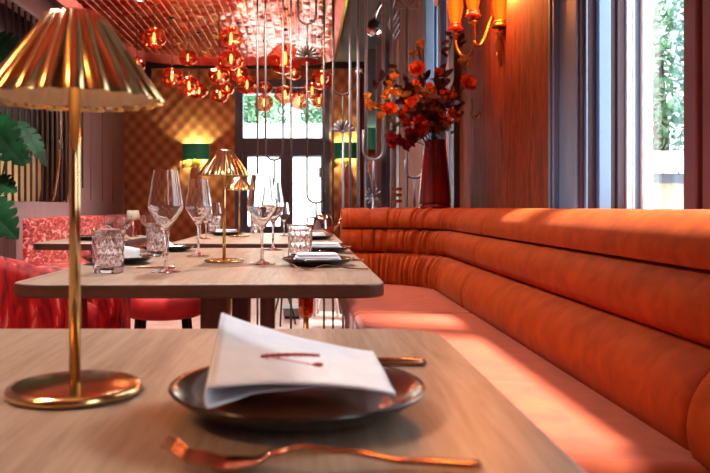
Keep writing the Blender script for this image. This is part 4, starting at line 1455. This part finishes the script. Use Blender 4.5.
def leafmass(name, c, r, n, size, mat, seed):
    rn = random.Random(seed); b_ = MB()
    for i in range(n):
        d = Vector((rn.gauss(0, 1), rn.gauss(0, 1), rn.gauss(0, 1))).normalized() * (rn.random() ** .35)
        k = 1 + .22 * noise.noise(d * 2.3 + Vector((seed, 0, 0)))
        p = Vector((d.x * r[0], d.y * r[1], d.z * r[2])) * k + Vector(c)
        q = Vector((rn.uniform(-1, 1), rn.uniform(-1, 1), rn.uniform(-1, 1))).normalized(); s_ = q.orthogonal().normalized(); s = size * rn.uniform(.6, 1.3)
        b_.add([p, p + q * s * .5 + s_ * s * .3, p + q * s, p + q * s * .5 - s_ * s * .3], [(0, 1, 2, 3)])
    return b_


for i, (x, y, lb) in enumerate([(-1.15, 17.9, 'leafy garden tree seen through the left of the far window'), (.62, 18.4, 'leafy garden tree seen through the right of the far window')]):
    t = thing('garden_tree', (x, y, -.02), lb, 'tree')
    leafmass('crown', (0, 0, 3.4), (.76, .8, 1.05), 2600, .13, None, i + 3).build('crown', MT['hedge_l'], t, False)
    MB().tube([(0, 0, 0), (.05, 0, 1.4), (0, 0, 3.4)], [.11, .09, .04], 10).build('trunk', MT['bark'], t)
t = thing('garden_tree', (4.9, 10.4, -.02), 'big pale green tree outside the near window', 'tree')
leafmass('crown', (0, 0, 3.3), (1.9, 1.2, 2.1), 7000, .15, None, 9).build('crown', MT['hedge_l'], t, False)
MB().tube([(0, 0, 0), (.05, 0, 1.4), (0, 0, 3.2)], [.16, .12, .05], 10).build('trunk', MT['bark'], t)
t = thing('garden_shed', (4.0, 8.6, -.02), 'low garden shed with pale shingle roof outside the near window', 'shed')
MB().box(-1.2, 1.4, 0, .9, 0, 1.2).build('wall', MT['fence'], t, False)
MB().box(-1.3, 1.5, -.12, .02, 1.2, 1.31).build('beam', MT['beam'], t, False, bevel=.01)
b = MB(); b.add([(-1.35, -.16, 1.31), (1.55, -.16, 1.31), (1.55, .9, 1.6), (-1.35, .9, 1.6), (-1.35, -.16, 1.335), (1.55, -.16, 1.335), (1.55, .9, 1.64), (-1.35, .9, 1.64)],
                [(0, 3, 2, 1), (4, 5, 6, 7), (0, 1, 5, 4), (1, 2, 6, 5), (2, 3, 7, 6), (3, 0, 4, 7)])
b.build('roof', MT['roofw'], t, False)

# ------------------------------------------------------------------ light
wd = bpy.data.worlds.new('sky'); S.world = wd; wd.use_nodes = True
nt = wd.node_tree; bg = nt.nodes['Background']
bg.inputs['Color'].default_value = (.84, .92, 1.0, 1); bg.inputs['Strength'].default_value = 5.5

sun = bpy.data.lights.new('sun', 'SUN'); sun.energy = 36.0; sun.angle = R(8); sun.color = (1, .96, .95)
so = bpy.data.objects.new('sun', sun); COL.objects.link(so)
so.rotation_euler = Vector((-.44, .15, -.885)).to_track_quat('-Z', 'Y').to_euler()


def area(name, loc, tgt, sx_, sy_, e, col):
    L = bpy.data.lights.new(name, 'AREA'); L.shape = 'RECTANGLE'; L.size = sx_; L.size_y = sy_; L.energy = e; L.color = col
    o = bpy.data.objects.new(name, L); COL.objects.link(o); o.location = loc
    o.rotation_euler = (Vector(tgt) - Vector(loc)).to_track_quat('-Z', 'Y').to_euler()
    return o


# added spots without fixtures, filling the dining room with near-white light
for x, y, e in ((-1.0, 1.3, 9), (-.3, 2.9, 12), (-1.3, 4.0, 14), (-.2, 5.0, 10), (-1.2, 6.8, 18)):
    L = bpy.data.lights.new('fill_spot', 'SPOT'); L.energy = e * 14; L.spot_size = R(110); L.spot_blend = .8; L.color = (1, .95, .90); L.shadow_soft_size = .08
    o = bpy.data.objects.new('fill_spot', L); COL.objects.link(o); o.location = (x, y, 2.55)

L = bpy.data.lights.new('amber_spot', 'SPOT'); L.energy = 90; L.spot_size = R(120); L.spot_blend = .8; L.color = (1, .5, .16); L.shadow_soft_size = .12
o = bpy.data.objects.new('amber_spot', L); COL.objects.link(o); o.location = (-1.3, .3, 2.3)

# ------------------------------------------------------------------ camera
cam = bpy.data.cameras.new('camera'); co = bpy.data.objects.new('camera', cam); COL.objects.link(co)
co.location = (0, 0, H); co.rotation_euler = (pi / 2, 0, 0)
cam.sensor_width = 36; cam.lens = 36 * F / 710
cam.shift_x = (355 - VX) / 710; cam.shift_y = -(236.5 - VY) / 710
cam.clip_start = .02; cam.clip_end = 200
cam.dof.use_dof = True; cam.dof.focus_distance = 2.1; cam.dof.aperture_fstop = 10.5
S.camera = co

S.view_settings.view_transform = 'Standard'
S.view_settings.look = 'None'
S.view_settings.exposure = 0.1
S.view_settings.gamma = 1
S.view_settings.use_curve_mapping = False
S.cycles.use_denoising = True
S.cycles.max_bounces = 14
S.cycles.transmission_bounces = 12
S.cycles.transparent_max_bounces = 16
S.cycles.glossy_bounces = 5
S.cycles.diffuse_bounces = 4
S.cycles.sample_clamp_indirect = 6
S.cycles.caustics_reflective = False
S.cycles.caustics_refractive = False
